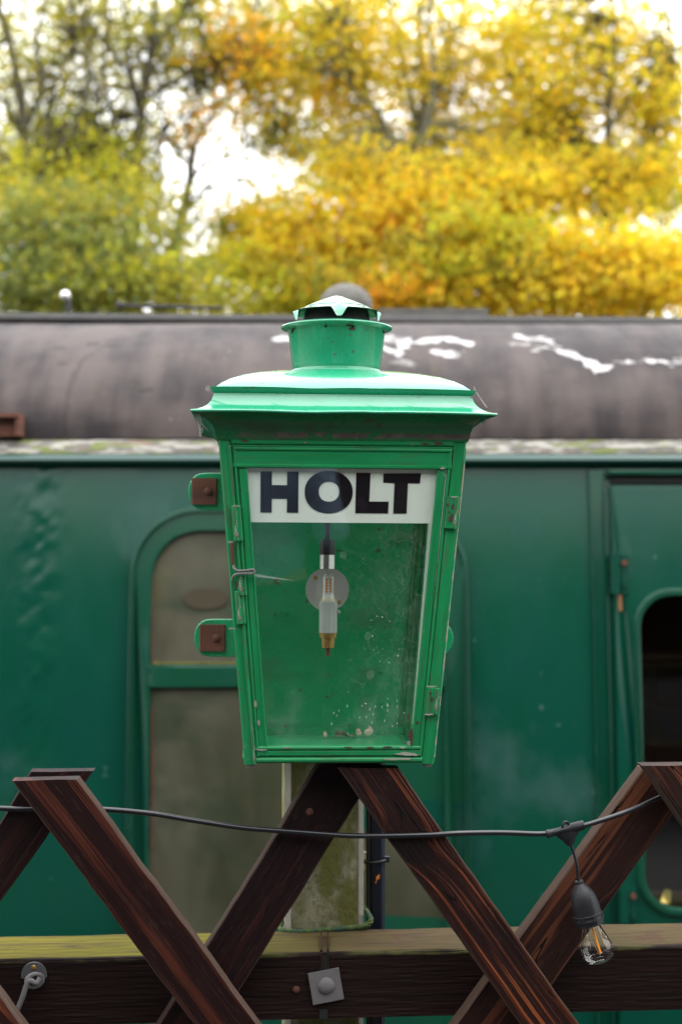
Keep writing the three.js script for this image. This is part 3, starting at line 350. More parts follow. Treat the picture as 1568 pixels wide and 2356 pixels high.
tree('bush', 'glowing yellow and orange shrubs filling the space above the roof at right', 'bush', null, { seed: 17, leaf: 0.085, holes: 0.34, twigs: false,
  limbs: [[[820, 740, 15.0, 24], [830, 600, 15.0, 16], [840, 480, 15.0, 8]], [[1150, 740, 15.0, 24], [1140, 600, 15.0, 16], [1160, 480, 15.0, 8]], [[1480, 740, 15.0, 20], [1490, 600, 15.0, 12], [1480, 540, 15.0, 6]]],
  clumps: [[950, 560, 60, 30, 14.0, 0.3, 350, 'olive'], [1180, 620, 70, 30, 14.0, 0.3, 400, 'olive'], [1060, 500, 60, 30, 14.0, 0.3, 300, 'lime'], [760, 640, 60, 35, 14.0, 0.3, 350, 'olive'], [1300, 560, 80, 30, 14.0, 0.3, 260, 'yellow'], [1480, 660, 80, 30, 14.0, 0.3, 260, 'yellow'], [880, 660, 80, 30, 14.0, 0.3, 350, 'orange'], [820, 590, 200, 130, 15.0, 1, 7905, 'gold'], [1080, 580, 200, 150, 15.0, 1, 9765, 'yellow'], [1330, 640, 190, 80, 14.6, 1, 7905, 'yellow'], [1510, 620, 130, 90, 14.6, 1, 6045, 'yellow'], [880, 480, 140, 70, 14.9, 0.8, 3348, 'yellow'], [1170, 470, 110, 60, 14.9, 0.8, 3162, 'gold'], [1490, 430, 120, 80, 16.4, 0.8, 2604, 'lime'], [650, 610, 100, 100, 14.9, 0.8, 2511, 'gold'], [650, 510, 90, 50, 14.9, 0.6, 1209, 'gold'], [1100, 680, 500, 60, 14.7, 0.8, 6510, 'yellow'], [700, 690, 180, 50, 14.7, 0.7, 2976, 'lime'], [520, 650, 110, 70, 14.7, 0.7, 1767, 'lime'], [1360, 480, 120, 60, 14.9, 0.7, 837, 'gold'], [900, 520, 120, 60, 14.7, 0.7, 651, 'orange'], [1200, 560, 130, 50, 14.2, 0.4, 930, 'lime'], [1000, 620, 150, 40, 14.2, 0.4, 837, 'lime'], [1440, 610, 120, 50, 14.2, 0.4, 1023, 'gold'], [670, 450, 60, 30, 14.9, 0.5, 241, 'olive']] });

// ------------------------------------------------------------------ station lantern
const HW0 = 0.147, HW1 = 0.190, HB = 0.503, hw = (y) => HW0 + (HW1 - HW0) * y / 0.5;
M.glassFront = (() => { // fine dust, specks and cobweb threads on a clear pane; white in the map = clear
  const W = 1024, H = 1536, cv = document.createElement('canvas'); cv.width = W; cv.height = H; const c = cv.getContext('2d'), r = rng(71);
  const img = c.createImageData(W, H);
  for (let j = 0; j < H; j++) for (let i = 0; i < W; i++) { const u = i / W, v = j / H, d = fbm(u, v, 6, 8, 5, 701), f = fbm(u, v, 90, 120, 2, 703), right = sm(0.45, 0.95, u + (d - 0.5) * 0.5), low = sm(0.8, 1.0, v + (d - 0.5) * 0.25); const up = 0.15 + 0.85 * sm(0.18, 0.45, v); const k = 255 * (1 - up * 0.010 * sm(0.4, 0.8, d) - up * 0.02 * f * right * sm(0.4, 0.7, d) - 0.05 * low * sm(0.2, 0.8, d)); const o = (j * W + i) * 4; img.data[o] = img.data[o + 1] = img.data[o + 2] = k; img.data[o + 3] = 255; }
  c.putImageData(img, 0, 0);
  const line = (x, y, a, n, st, w, al) => { c.strokeStyle = `rgba(90,90,90,${al})`; c.lineWidth = w; c.beginPath(); c.moveTo(x, y); for (let k = 0; k < n; k++) { a += (r() - 0.5) * 1.1; x += Math.cos(a) * st; y += Math.sin(a) * st; c.lineTo(x, y); } c.stroke(); };
  for (let k = 0; k < 520; k++) { const t = Math.pow(r(), 0.7), x = W * (0.45 + 0.53 * t), y = H * (0.22 + 0.6 * Math.pow(r(), 1.1)); line(x, y, r() * 6.3, 4 + r() * 10, 6 + r() * 8, 0.8 + r() * 1.3, 0.04 + 0.12 * r() * t); }
  for (let k = 0; k < 26; k++) { const x = W * (0.55 + 0.4 * r()), y = H * (0.25 + 0.5 * r()), b = [0.5, -0.5, 2.2][k % 3] + (r() - 0.5); line(x, y, b, 22, 8, 1.2, 0.10); }
  const dot = (x, y, q, al) => { c.fillStyle = `rgba(30,30,30,${al})`; c.beginPath(); c.ellipse(x, y, q, q * (0.7 + 0.6 * r()), r() * 3, 0, 7); c.fill(); };
  for (let k = 0; k < 220; k++) dot(W * r(), H * (0.3 + 0.7 * r()), 0.8 + 1.6 * r() * r(), 0.15 + 0.4 * r());
  for (let k = 0; k < 26; k++) dot(W * (0.6 + 0.38 * r()), H * (0.5 + 0.4 * r()), 1.5 + 2.6 * r() * r(), 0.7 + 0.3 * r());
  for (let k = 0; k < 22; k++) { const x = W * (0.4 + 0.5 * r()), y = H * (0.83 + 0.13 * r()); c.fillStyle = 'rgba(40,40,40,0.8)'; c.fillRect(x, y, 2.5, 9 + 8 * r()); }
  c.fillStyle = 'rgba(110,110,110,0.35)'; c.beginPath(); c.moveTo(0, H * 0.375); c.lineTo(W * 0.22, H * 0.402); c.lineTo(0, H * 0.387); c.fill();
  for (const [x, y, q] of [[0.66, 0.74, 26], [0.47, 0.31, 20], [0.62, 0.60, 24]]) { c.fillStyle = 'rgba(150,150,150,0.10)'; c.beginPath(); c.arc(W * x, H * y, q, 0, 7); c.fill(); }
  const t = new THREE.CanvasTexture(cv); t.flipY = true; t.magFilter = THREE.LinearFilter; t.generateMipmaps = true; t.minFilter = THREE.LinearMipmapLinearFilter; t.needsUpdate = true;
  return phys({ color: lin(0.93, 0.95, 0.93), transmission: 1, transmissionMap: t, thickness: 0, roughness: 0.02, ior: 1.55 });
})();
M.glassSide = (() => { const t = tex(256, 512, (u, v) => { const a = fbm(u, v, 6, 10, 5, 721), f = fbm(u, v, 60, 100, 2, 723); const k = 0.97 - 0.22 * a - 0.12 * f; return { c: [k, k, k], b: k }; }); t.bump.repeat.set(1, 1); return phys({ color: lin(0.66, 0.70, 0.64), transmission: 1, transmissionMap: t.bump, thickness: 0, roughness: 0.72, ior: 1.5 }); })();
{
  const L = thing('station_lantern', 'bright green station lantern with a tapering glass body reading HOLT', 'station lantern', V(-0.0115, EYE - 0.345, -2.36));
  L.rotation.set(0, 3.5 * Math.PI / 180, -0.35 * Math.PI / 180, 'YXZ');
  const slope = (HW1 - HW0) / 0.5, NF = V(0, -slope, 1).normalize();
  const F = (x, y, d = 0) => V(x, y, hw(y)).addScaledVector(NF, d); // point on the front face, d metres proud
  const turn = (g, k) => g.applyMatrix4(new THREE.Matrix4().makeRotationY(k * Math.PI / 2));
  const fm = (k) => M.frame[k];
  // corner posts and the rails of the four faces
  for (const [k, m] of [[0, 2], [1, 1], [2, 0], [3, 2]]) {
    const e = (y) => V(-hw(y) + 0.0095, y, hw(y));
    const post = part('corner_post', turn(bar(e(-0.001), e(HB), V(0, 0, 1), 0.019, 0.019, 0.0025), k), fm(m), L);
    part('post_bead', turn(rod(e(0).add(V(0.0065, 0, 0.0005)), e(HB - 0.014).add(V(0.0065, 0, 0.0005)), 0.0028, 0.0028, 10), k), fm(m), post);
    part('foot', turn(rod(V(-HW0 + 0.009, -0.006, HW0 - 0.009), V(-HW0 + 0.009, -0.0015, HW0 - 0.009), 0.0065, 0.008, 10), k), M.zinc, post);
  }
  const span = (y, k = 0.0192) => hw(y) - k;
  for (let k = 0; k < 4; k++) {
    part('top_rail', turn(merge([bar(F(-span(0.4965), 0.4965, 0.0015), F(span(0.4965), 0.4965, 0.0015), NF, 0.013, 0.014, 0.003), rod(F(-span(0.488), 0.4885, -0.002), F(span(0.488), 0.4885, -0.002), 0.0022, 0.0022, 8)]), k), fm(k === 0 ? 1 : 0), L);
    part('bottom_rail', turn(merge([bar(F(-span(0.008), 0.0055, 0.002), F(span(0.008), 0.0055, 0.002), NF, 0.010, 0.016, 0.0035)]), k), fm(2), L);
  }
  // front door: stiles, rails, beads, hinges and the latch
  const D0 = 0.012, D1 = 0.4845, door = part('door', [bar(F(-span(D1, 0.0215), D1 - 0.013, 0.0005), F(span(D1, 0.0215), D1 - 0.013, 0.0005), NF, 0.0265, 0.008, 0.0012), bar(F(-span(D1, 0.0215), D1 - 0.0255, 0.0022), F(span(D1, 0.0215), D1 - 0.0255, 0.0022), NF, 0.0062, 0.008, 0.0015), rod(F(-span(D1, 0.0215), D1 + 0.0008, 0.0005), F(span(D1, 0.0215), D1 + 0.0008, 0.0005), 0.0028, 0.0028, 8)], fm(0), L);
  for (const s of [-1, 1]) {
    const q = (y, o, d) => F(s * (hw(y) - o), y, d);
    part('stile', [bar(q(D0, 0.0305, 0.0), q(D1 - 0.03, 0.0335, 0.0), NF, 0.0125, 0.009, 0.0015), bar(q(D0, 0.0225, 0.0018), q(D1, 0.0230, 0.0018), NF, 0.0045, 0.009, 0.0014), bar(q(D0, 0.0362, 0.0016), q(D1 - 0.03, 0.0388, 0.0016), NF, 0.003, 0.008, 0.001)], fm(s < 0 ? 0 : 1), door);
  }
  part('door_rail', [bar(F(-span(0.02, 0.0215), 0.0165, 0.0012), F(span(0.02, 0.0215), 0.0165, 0.0012), NF, 0.009, 0.008, 0.0015), bar(F(-span(0.02, 0.0215), 0.0245, 0.0022), F(span(0.02, 0.0215), 0.0245, 0.0022), NF, 0.0062, 0.008, 0.0018)], fm(2), door);
  for (const [y0, y1] of [[0.366, 0.414], [0.079, 0.118]]) { const o = 0.0135; part('hinge', [bar(F(hw(y0) - o, y0, 0.0055), F(hw(y1) - o, y1, 0.0055), NF, 0.0165, 0.005, 0.002), rod(F(hw(y0) - o + 0.007, y0, 0.004), F(hw(y1) - o + 0.007, y1, 0.004), 0.004)], fm(2), door); }
  for (const [y0, y1] of [[0.345, 0.398], [0.262, 0.292], [0.218, 0.268]]) { const o = y0 < 0.25 ? 0.0135 : 0.019; part('latch_keeper', [bar(F(-hw(y0) + o, y0, 0.0055), F(-hw(y1) + o, y1, 0.0055), NF, 0.014, 0.005, 0.0018), rod(F(-hw(y0) + o - 0.003, y0, 0.0045), F(-hw(y1) + o - 0.003, y1, 0.0045), 0.0042)], fm(2), door); }
  { const px = (x, y, d) => { const yy = 0.345 - (y - 1245) * (2.36 - 0.175) / FPX; return F((x - 789) * (2.36 - 0.175) / FPX, yy, d); };
    part('latch_pin', tube([px(537, 1250, 0.004), px(538, 1280, 0.004), px(540, 1300, 0.004)], 0.0028, 12, 8), M.rust, door, 'rusty upper end of the latch pin');
    part('wire_clip', tube([px(540, 1298, 0.004), px(543, 1308, 0.006), px(552, 1313, 0.009), px(570, 1312, 0.010), px(586, 1310, 0.010), px(589, 1315, 0.010), px(584, 1319, 0.010), px(566, 1319, 0.010), px(548, 1321, 0.009), px(541, 1327, 0.007), px(539, 1336, 0.004)], 0.0021, 60, 8), M.zinc, door, 'bent grey wire clip holding the door'); }
  // glass in front, the name panel behind it, letters between
  const y0 = 0.026, y1 = 0.456, pane = (k, ins, d, mat, name, par) => { const s = new Soup(), a = (x, y) => F(x, y, d); s.quad(a(-span(y0, ins), y0), a(span(y0, ins), y0), a(span(y1, ins), y1), a(-span(y1, ins), y1), [0, 0], [1, 0], [1, 1], [0, 1]); return part(name, turn(s.build(), k), mat, par); };
  pane(0, 0.034, -0.005, M.glassFront, 'glass_pane', door);
  for (const k of [1, 3]) { pane(k, 0.024, -0.006, M.glassSide, 'side_pane', L); for (const s of [-1, 1]) part('side_bead', turn(bar(F(s * span(0.012, 0.0235), 0.012, 0), F(s * span(0.488, 0.0235), 0.488, 0), NF, 0.0075, 0.009, 0.0015), k), fm(1), L); part('side_rail', turn(bar(F(-span(0.48), 0.482, -0.0005), F(span(0.48), 0.482, -0.0005), NF, 0.012, 0.009, 0.001), k), fm(0), L); }
  const sy0 = 0.3725, sy1 = 0.457, sd = -0.0085; { const s = new Soup(), a = (x, y, d) => F(x, y, d), w0 = span(sy0, 0.03), w1 = span(sy1, 0.03);
    const P = [[-w0, sy0], [w0, sy0], [w1, sy1], [-w1, sy1]], st = [sd - 0.003, sd].map((d) => P.map(([x, y]) => a(x, y, d)));
    s.quad(st[1][0], st[1][1], st[1][2], st[1][3], [0, 0], [1, 0], [1, 1], [0, 1]); s.quad(st[0][3], st[0][2], st[0][1], st[0][0], [0, 1], [1, 1], [1, 0], [0, 0]);
    for (let k = 0; k < 4; k++) { const q = (k + 1) % 4; s.quad(st[0][k], st[0][q], st[1][q], st[1][k], [0.1, 0.1], [0.2, 0.1], [0.2, 0.2], [0.1, 0.2]); }
    const panel = part('name_panel', s.build(), M.signWhite, L, 'white name panel with black capital letters');
    // letters, measured in pixels of the photograph on the panel
    const U = (x) => (x - 781) * (2.36 - hw(0.41)) / FPX, Y = (y) => 0.345 - (y - 1245) * (2.36 - hw(0.41)) / FPX;
    const letter = (contour, hole) => { const q = new THREE.Shape(contour.map(([x, y]) => new THREE.Vector2(U(x), Y(y)))); if (hole) q.holes.push(new THREE.Path(hole.map(([x, y]) => new THREE.Vector2(U(x), Y(y))))); const g = new THREE.ExtrudeGeometry(q, { depth: 0.0005, bevelEnabled: false }); const p = g.attributes.position; for (let i = 0; i < p.count; i++) { const w = F(p.getX(i), p.getY(i), sd + 0.0004 + p.getZ(i)); p.setXYZ(i, w.x, w.y, w.z); } g.computeVertexNormals(); part('letter', g, M.letter, panel); };
    letter([[593, 1087], [619, 1087], [619, 1118], [654, 1118], [654, 1087], [680, 1087], [680, 1181], [654, 1181], [654, 1149], [619, 1149], [619, 1181], [593, 1181]]);
    const el = (cx, cy, rx, ry, p) => Array.from({ length: 56 }, (_, k) => { const t = k / 56 * 2 * Math.PI, c = Math.cos(t), s = Math.sin(t); return [cx + rx * Math.sign(c) * Math.pow(Math.abs(c), p), cy + ry * Math.sign(s) * Math.pow(Math.abs(s), p)]; });
    letter(el(750, 1133, 55.5, 49, 0.95), el(750.5, 1132, 23.5, 23, 0.92).reverse());
    letter([[813, 1088], [846, 1088], [844, 1154], [889, 1154], [888, 1181], [812, 1181]]);
    letter([[876, 1089], [963, 1088], [961, 1111], [933, 1111], [931, 1181], [900, 1181], [902, 1111], [876, 1110]]);
  }
  // solid back, tray floor, ceiling
  const bp = (y, o) => { const p = F(0, y, o); return p; };
  { const s = new Soup(), g = (y, w, d) => [V(-w, y, -bp(y, d).z), V(w, y, -bp(y, d).z)]; const [a, b] = g(0.01, span(0.01, 0.012), -0.006), [c, d] = g(0.5, span(0.5, 0.012), -0.006), [e, f] = g(0.01, span(0.01, 0.012), -0.009), [h, i] = g(0.5, span(0.5, 0.012), -0.009);
    s.quad(a, c, d, b, [0, 0], [0, 0.5], [0.35, 0.5], [0.35, 0]); s.quad(e, f, i, h, [0, 0], [0.35, 0], [0.35, 0.5], [0, 0.5]); s.quad(h, i, d, c, [0, 0], [0.3, 0], [0.3, 0.01], [0, 0.01]);
    const back = part('back_panel', s.build(), M.inner, L);
    for (const k of [-1, 1]) part('back_bead', bar(V(k * span(0.01, 0.022), 0.012, -hw(0.012) + 0.0145), V(k * span(0.49, 0.022), 0.49, -hw(0.49) + 0.0145), V(0, 0, 1), 0.008, 0.0045, 0.001), fm(1), back);
    for (const [x, y] of [[-0.10, 0.215], [-0.078, 0.215], [0.075, 0.205], [0.09, 0.115]]) part('rivet', new THREE.SphereGeometry(0.003, 10, 8).translate(x, y, -hw(y) + 0.0105), M.inner, back);
  }
  part('tray', [boxAt(-0.136, 0.136, 0.004, 0.0075, -0.136, 0.136, 0.001), ...[0, 1, 2, 3].map((k) => turn(boxAt(-0.135, 0.135, 0.0076, 0.02, 0.1315, 0.1335, 0.0005), k))], M.inner, L);
  part('ceiling', boxAt(-0.178, 0.178, 0.4975, 0.5005, -0.178, 0.178, 0.001), M.inner, L);
  // roof: cove, upper sweep, lip and dome. rings go from square (k = 0) to round (k = 1)
  const NT = 96;
  const ring = (r, y, k, dent = 0) => Array.from({ length: NT }, (_, i) => { const t = (i + 0.5 * 0) / NT * 2 * Math.PI, c = Math.cos(t), s = Math.sin(t), q = 1 / Math.max(Math.abs(c), Math.abs(s)), rr = r * mix(q, 1, k), cor = Math.pow(Math.min(Math.abs(c), Math.abs(s)) / Math.max(Math.abs(c), Math.abs(s)), 8); return V(rr * c, y + dent * (fbm(t / 6.2832, 0.3, 14, 3, 3, 805) - 0.5) - dent * 0.35 * cor, rr * s); });
  const sweep = (name, prof, mat, par, crease = 0.6) => { const st = prof.map(([r, y, k = 0, d = 0]) => ring(r, y, k, d)); const u = []; let acc = 0; prof.forEach((p, i) => { acc += i ? Math.hypot(p[0] - prof[i - 1][0], p[1] - prof[i - 1][1]) : 0; u.push(acc); }); const s = new Soup(); for (let i = 0; i + 1 < st.length; i++) for (let k = 0; k < NT; k++) { const q = (k + 1) % NT, w = 1.5 / NT; s.quad(st[i][k], st[i + 1][k], st[i + 1][q], st[i][q], [k * w, u[i]], [k * w, u[i + 1]], [(k + 1) * w, u[i + 1]], [(k + 1) * w, u[i]]); } return part(name, s.build(crease), mat, par); };
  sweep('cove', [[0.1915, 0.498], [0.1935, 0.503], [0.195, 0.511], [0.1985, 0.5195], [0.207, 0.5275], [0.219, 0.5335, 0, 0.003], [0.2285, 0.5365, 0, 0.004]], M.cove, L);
  const roof = sweep('roof', [[0.2285, 0.5367, 0, 0.004], [0.2305, 0.5377, 0, 0.004], [0.2308, 0.5395, 0, 0.004], [0.2295, 0.5410, 0, 0.004], [0.222, 0.5423, 0, 0.003], [0.213, 0.5453, 0, 0.002], [0.2055, 0.5505], [0.200, 0.5575], [0.1972, 0.566], [0.1968, 0.5685, 0, 0.001]], M.roofPaint, L);
  sweep('roof_lip', [[0.1962, 0.568, 0, 0.001], [0.1975, 0.569, 0, 0.001], [0.1998, 0.5725, 0, 0.003], [0.2025, 0.5765, 0, 0.004], [0.2027, 0.5778, 0, 0.004], [0.2010, 0.5780, 0, 0.004], [0.1965, 0.5765, 0, 0.002]], M.roofPaint, roof);
  sweep('dome', [[0.1968, 0.5755, 0, 0.001], [0.1945, 0.5785, 0.01], [0.187, 0.5855, 0.03], [0.176, 0.5935, 0.07], [0.16, 0.602, 0.16], [0.14, 0.6095, 0.32], [0.118, 0.616, 0.55], [0.1, 0.6195, 0.8], [0.086, 0.6215, 1], [0.0775, 0.6225, 1], [0.0738, 0.6242, 1], [0.0732, 0.628, 1]], M.roofPaint, roof, 0.9);
  // chimney with a rolled rim, and the vented cap
  const chim = part('chimney', lathe([[0.0715, 0.62], [0.0725, 0.6225], [0.0735, 0.6255], [0.0722, 0.6275], [0.0735, 0.634], [0.0805, 0.692], [0.0822, 0.6945], [0.088, 0.6955], [0.0915, 0.6968], [0.0925, 0.6985], [0.0918, 0.7003], [0.0895, 0.7006], [0.08, 0.7035], [0.07, 0.7055], [0.056, 0.7065]], 64, 0.5), M.roofPaint, L);
  part('vent_core', lathe([[0.0555, 0.7062], [0.0545, 0.72], [0.05, 0.734]], 48), M.darkVoid, chim);
  for (const [t, r] of [[-0.28, 1], [0.28, 1], [-1.15, 0.8], [1.2, 0.8]]) part('vent_hole', new THREE.SphereGeometry(0.0022, 10, 8).translate(0.0805 * Math.sin(t), 0.6905, 0.0805 * Math.cos(t)), M.darkVoid, chim);
  for (const [t, y, q] of [[0.2, 0.6935, 5], [0.26, 0.687, 4], [-1.12, 0.693, 5], [-1.2, 0.688, 4], [1.3, 0.691, 4]]) part('rust_patch', (() => { const g = new THREE.SphereGeometry(0.001 * q, 8, 6); g.scale(1.4, 0.6, 0.25); g.rotateY(t); return g.translate(0.0806 * Math.sin(t), y, 0.0806 * Math.cos(t)); })(), M.rust, chim);
  { // cap: shallow cone whose edge is lifted between six folded tabs
    const s = new Soup(), NA = 240, NR = 22, P = (i, j) => { const t = i / NA * 2 * Math.PI, f = j / NR, q = Math.PI * 2 / 5, dl = Math.abs(((t + q / 2) % q) - q / 2), tab = 1 - sm(0.03, 0.2, dl), r = 0.0735 * f - 0.003 * tab * sm(0.85, 1, f), y = 0.7545 - 0.034 * Math.pow(f, 1.2) + 0.004 * (1 - tab) * sm(0.75, 1, f) - 0.0115 * sm(0.86, 1, f) * tab; return V(r * Math.sin(t), y + 0.0014 * (1 - sm(0.02, 0.1, dl)) * sm(0.15, 0.7, f), r * Math.cos(t)); };
    for (let j = 0; j < NR; j++) for (let i = 0; i < NA; i++) s.quad(P(i, j), P(i, j + 1), P(i + 1, j + 1), P(i + 1, j), [i * 0.004, j * 0.006], [i * 0.004, j * 0.006 + 0.006], [i * 0.004 + 0.004, j * 0.006 + 0.006], [i * 0.004 + 0.004, j * 0.006]);
    const outer = s.build(0.9), inn = outer.clone().translate(0, -0.0012, 0); part('vent_cap', [outer, inn], M.roofPaint, L);
  }
  // electric fitting inside
  const lx = -0.0127, lz = 0.03, fit = part('lamp_holder', [rod(V(lx, 0.1955, lz), V(lx, 0.2445, lz), 0.0146, 0.0146, 24), rod(V(lx, 0.2446, lz), V(lx, 0.247, lz), 0.0146, 0.0136, 24), new THREE.SphereGeometry(0.0035, 10, 8).translate(lx + 0.0165, 0.229, lz + 0.002)], M.greyPipe, L);
  part('brass_nipple', [rod(V(lx, 0.1868, lz), V(lx, 0.1954, lz), 0.0132, 0.0142, 20), rod(V(lx, 0.1708, lz), V(lx, 0.1866, lz), 0.0098, 0.0108, 20)], M.brass, fit);
  part('copper_tip', rod(V(lx, 0.157, lz), V(lx, 0.1707, lz), 0.003, 0.0045, 12), M.copper, fit);
  part('holder_collar', rod(V(lx, 0.2471, lz), V(lx, 0.2512, lz), 0.0118, 0.0105, 20), M.cream, fit);
  const led = part('led_bulb', [rod(V(lx, 0.2513, lz), V(lx, 0.2575, lz), 0.0092, 0.0092, 20), boxAt(lx - 0.0072, lx + 0.0072, 0.2576, 0.2865, lz - 0.007, lz + 0.007, 0.0012)], M.whitePlastic, fit);
  for (const c of [-0.0036, 0.0036]) for (let k = 0; k < 5; k++) part('led_chip', boxAt(lx + c - 0.0019, lx + c + 0.0019, 0.2613 + k * 0.0047, 0.2643 + k * 0.0047, lz + 0.007, lz + 0.0075, 0.0002), M.orange, led);
  part('bulb_cover', lathe([[0.0001, 0.2925], [0.006, 0.2915], [0.0092, 0.2875], [0.0096, 0.28], [0.0096, 0.2577]], 24).translate(lx, 0, lz), phys({ color: lin(0.97, 0.97, 0.97), transmission: 1, thickness: 0, roughness: 0.03, ior: 1.45 }), led);
  const disc = part('reflector', (() => { const g = new THREE.CylinderGeometry(0.0362, 0.0362, 0.003, 56); g.rotateX(Math.PI / 2); return g.translate(lx + 0.0006, 0.2645, -0.012); })(), std({ color: lin(0.70, 0.66, 0.62), metalness: 0.75, roughness: 0.38 }), L);
  for (const [x, y] of [[-0.0195, 0.2835], [0.0205, 0.2435]]) part('screw', (() => { const g = new THREE.SphereGeometry(0.0036, 14, 10); g.scale(1, 1, 0.5); return g.translate(lx + x, y, -0.0102); })(), M.brass, disc);
  const drop = part('pendant_tube', rod(V(lx, 0.299, -0.012), V(lx, 0.322, -0.012), 0.0122, 0.0122, 24), M.chrome, L);
  part('pendant_collar', rod(V(lx, 0.3222, -0.012), V(lx, 0.3475, -0.012), 0.0132, 0.0122, 24), M.blackRubber, drop);
  part('pendant_wire', rod(V(lx, 0.3476, -0.012), V(lx, 0.497, -0.012), 0.0042, 0.0042, 12), M.blackRubber, drop);
  // fixing straps at the back with rusty plates
  const strap = (y, h, x0, x1, z) => { const pts = []; for (let k = 0; k <= 12; k++) { const a = Math.PI / 2 + Math.PI * k / 12; pts.push([x0 + h / 2 + h / 2 * Math.sign(Math.cos(a)) * Math.pow(Math.abs(Math.cos(a)), 0.7), y + h / 2 * Math.sin(a)]); } for (let k = 0; k <= 12; k++) { const a = -Math.PI / 2 + Math.PI * k / 12; pts.push([x1 - h / 2 + h / 2 * Math.cos(a), y + h / 2 * Math.sin(a)]); } const s = new THREE.Shape(pts.map((p) => new THREE.Vector2(...p))); const g = new THREE.ExtrudeGeometry(s, { depth: 0.006, bevelEnabled: true, bevelSize: 0.0015, bevelThickness: 0.0015, bevelSegments: 2 }); return g.translate(0, 0, z - 0.006); };
  for (const [y, x0, x1, z, px] of [[0.4325, -0.251, 0.19, -0.205, -0.224], [0.1715, -0.2375, 0.2225, -0.187, -0.207]]) {
    const st = part('fixing_strap', strap(y, 0.064, x0, x1, z), M.inner, L), pl = part('backing_plate', bar(V(px, y - 0.023, z + 0.008), V(px, y + 0.024, z + 0.008), V(0, 0, 1), 0.046, 0.006, 0.002), M.rust, st);
    part('bolt', (() => { const g = new THREE.SphereGeometry(0.0075, 14, 10); g.scale(1, 1, 0.7); return g.translate(px + 0.007, y, z + 0.008); })(), M.rust, pl);
  }
  // flaked paint: bare metal and primer showing where the photograph shows it
  { const flake = (px, py, w, h, m, d, seed) => { const Dz = 2.36 - hw(0.345 - (py - 1245) * 0.000668), x = (px - 785 + (py - 1245) * 0.009) * Dz / FPX, y = 0.345 - (py - 1245) * Dz / FPX, k = Dz / FPX, q = new THREE.Shape(Array.from({ length: 26 }, (_, i) => { const t = i / 26 * 6.2832, r = 0.5 * (0.2 + 1.4 * fbm(i / 26, seed * 0.1, 13, 3, 2, 870 + seed)); return new THREE.Vector2(x + Math.cos(t) * r * w * k, y + Math.sin(t) * r * h * k); })), g = new THREE.ExtrudeGeometry(q, { depth: 0.0004, bevelEnabled: false }), p = g.attributes.position; for (let i = 0; i < p.count; i++) { const v = F(p.getX(i), p.getY(i), d + p.getZ(i)); p.setXYZ(i, v.x, v.y, v.z); } g.computeVertexNormals(); part('paint_flake', g, m, L); };
    const dark = std({ color: lin(0.055, 0.02, 0.017), roughness: 0.85 }), grey = std({ color: lin(0.2, 0.19, 0.17), roughness: 0.8 }), pale = std({ color: lin(0.27, 0.27, 0.22), roughness: 0.8 });
    [[1036, 1188, 10, 26, dark, 0.0057], [1028, 1160, 6, 9, dark, 0.0057], [1040, 1163, 8, 10, dark, 0.0057], [1032, 1176, 5, 6, dark, 0.0057], [989, 1592, 6, 9, dark, 0.0057], [992, 1606, 8, 12, dark, 0.0057], [945, 1690, 11, 36, dark, 0.0021], [940, 1708, 9, 14, grey, 0.0021], [938, 1648, 6, 12, dark, 0.0021], [960, 1662, 6, 8, dark, 0.0004], [936, 1733, 62, 9, pale, 0.0016], [915, 1744, 80, 5, pale, 0.0024], [890, 1717, 22, 5, dark, 0.0027], [850, 1718, 18, 4, dark, 0.0027], [800, 1717, 14, 4, dark, 0.0027], [925, 1718, 12, 5, pale, 0.0027], [660, 1717, 20, 4, grey, 0.0027], [600, 1722, 26, 5, grey, 0.0027], [596, 1660, 7, 14, grey, 0.0021], [588, 1618, 7, 20, grey, 0.0021], [552, 1372, 8, 10, dark, 0.0057], [545, 1345, 8, 16, dark, 0.0057], [530, 1248, 16, 5, grey, 0.0057], [543, 1166, 20, 4, pale, 0.0057], [553, 1420, 6, 18, grey, 0.0025], [534, 1445, 18, 4, grey, 0.0057], [1042, 1141, 20, 4, pale, 0.0057], [985, 1641, 22, 4, pale, 0.0057], [990, 1577, 24, 4, pale, 0.0057], [1008, 1017, 22, 7, dark, 0.0018], [978, 1018, 14, 6, dark, 0.0018], [560, 1016, 22, 6, dark, 0.0018], [700, 1019, 8, 4, grey, 0.0018], [1017, 1075, 12, 5, pale, 0.0026]].forEach(([x, y, w, h, m, d], i) => flake(x, y, w, h, m, d, i));
    part('worn_edge', rod(V(hw(0.01) + 0.0001, 0.01, hw(0.01) - 0.0012), V(hw(0.47) + 0.0001, 0.47, hw(0.47) - 0.0012), 0.0011, 0.0011, 8), mapped(tex(256, 16, (u, v) => { const a = fbm(u, v, 40, 2, 4, 861); return { c: a > 0.5 ? mix3([0.24, 0.25, 0.15], [0.34, 0.34, 0.24], a) : [0.05, 0.3, 0.15], r: 0.7 }; }, 2, 1), 0), L, 'pale worn edge of the corner post'); }
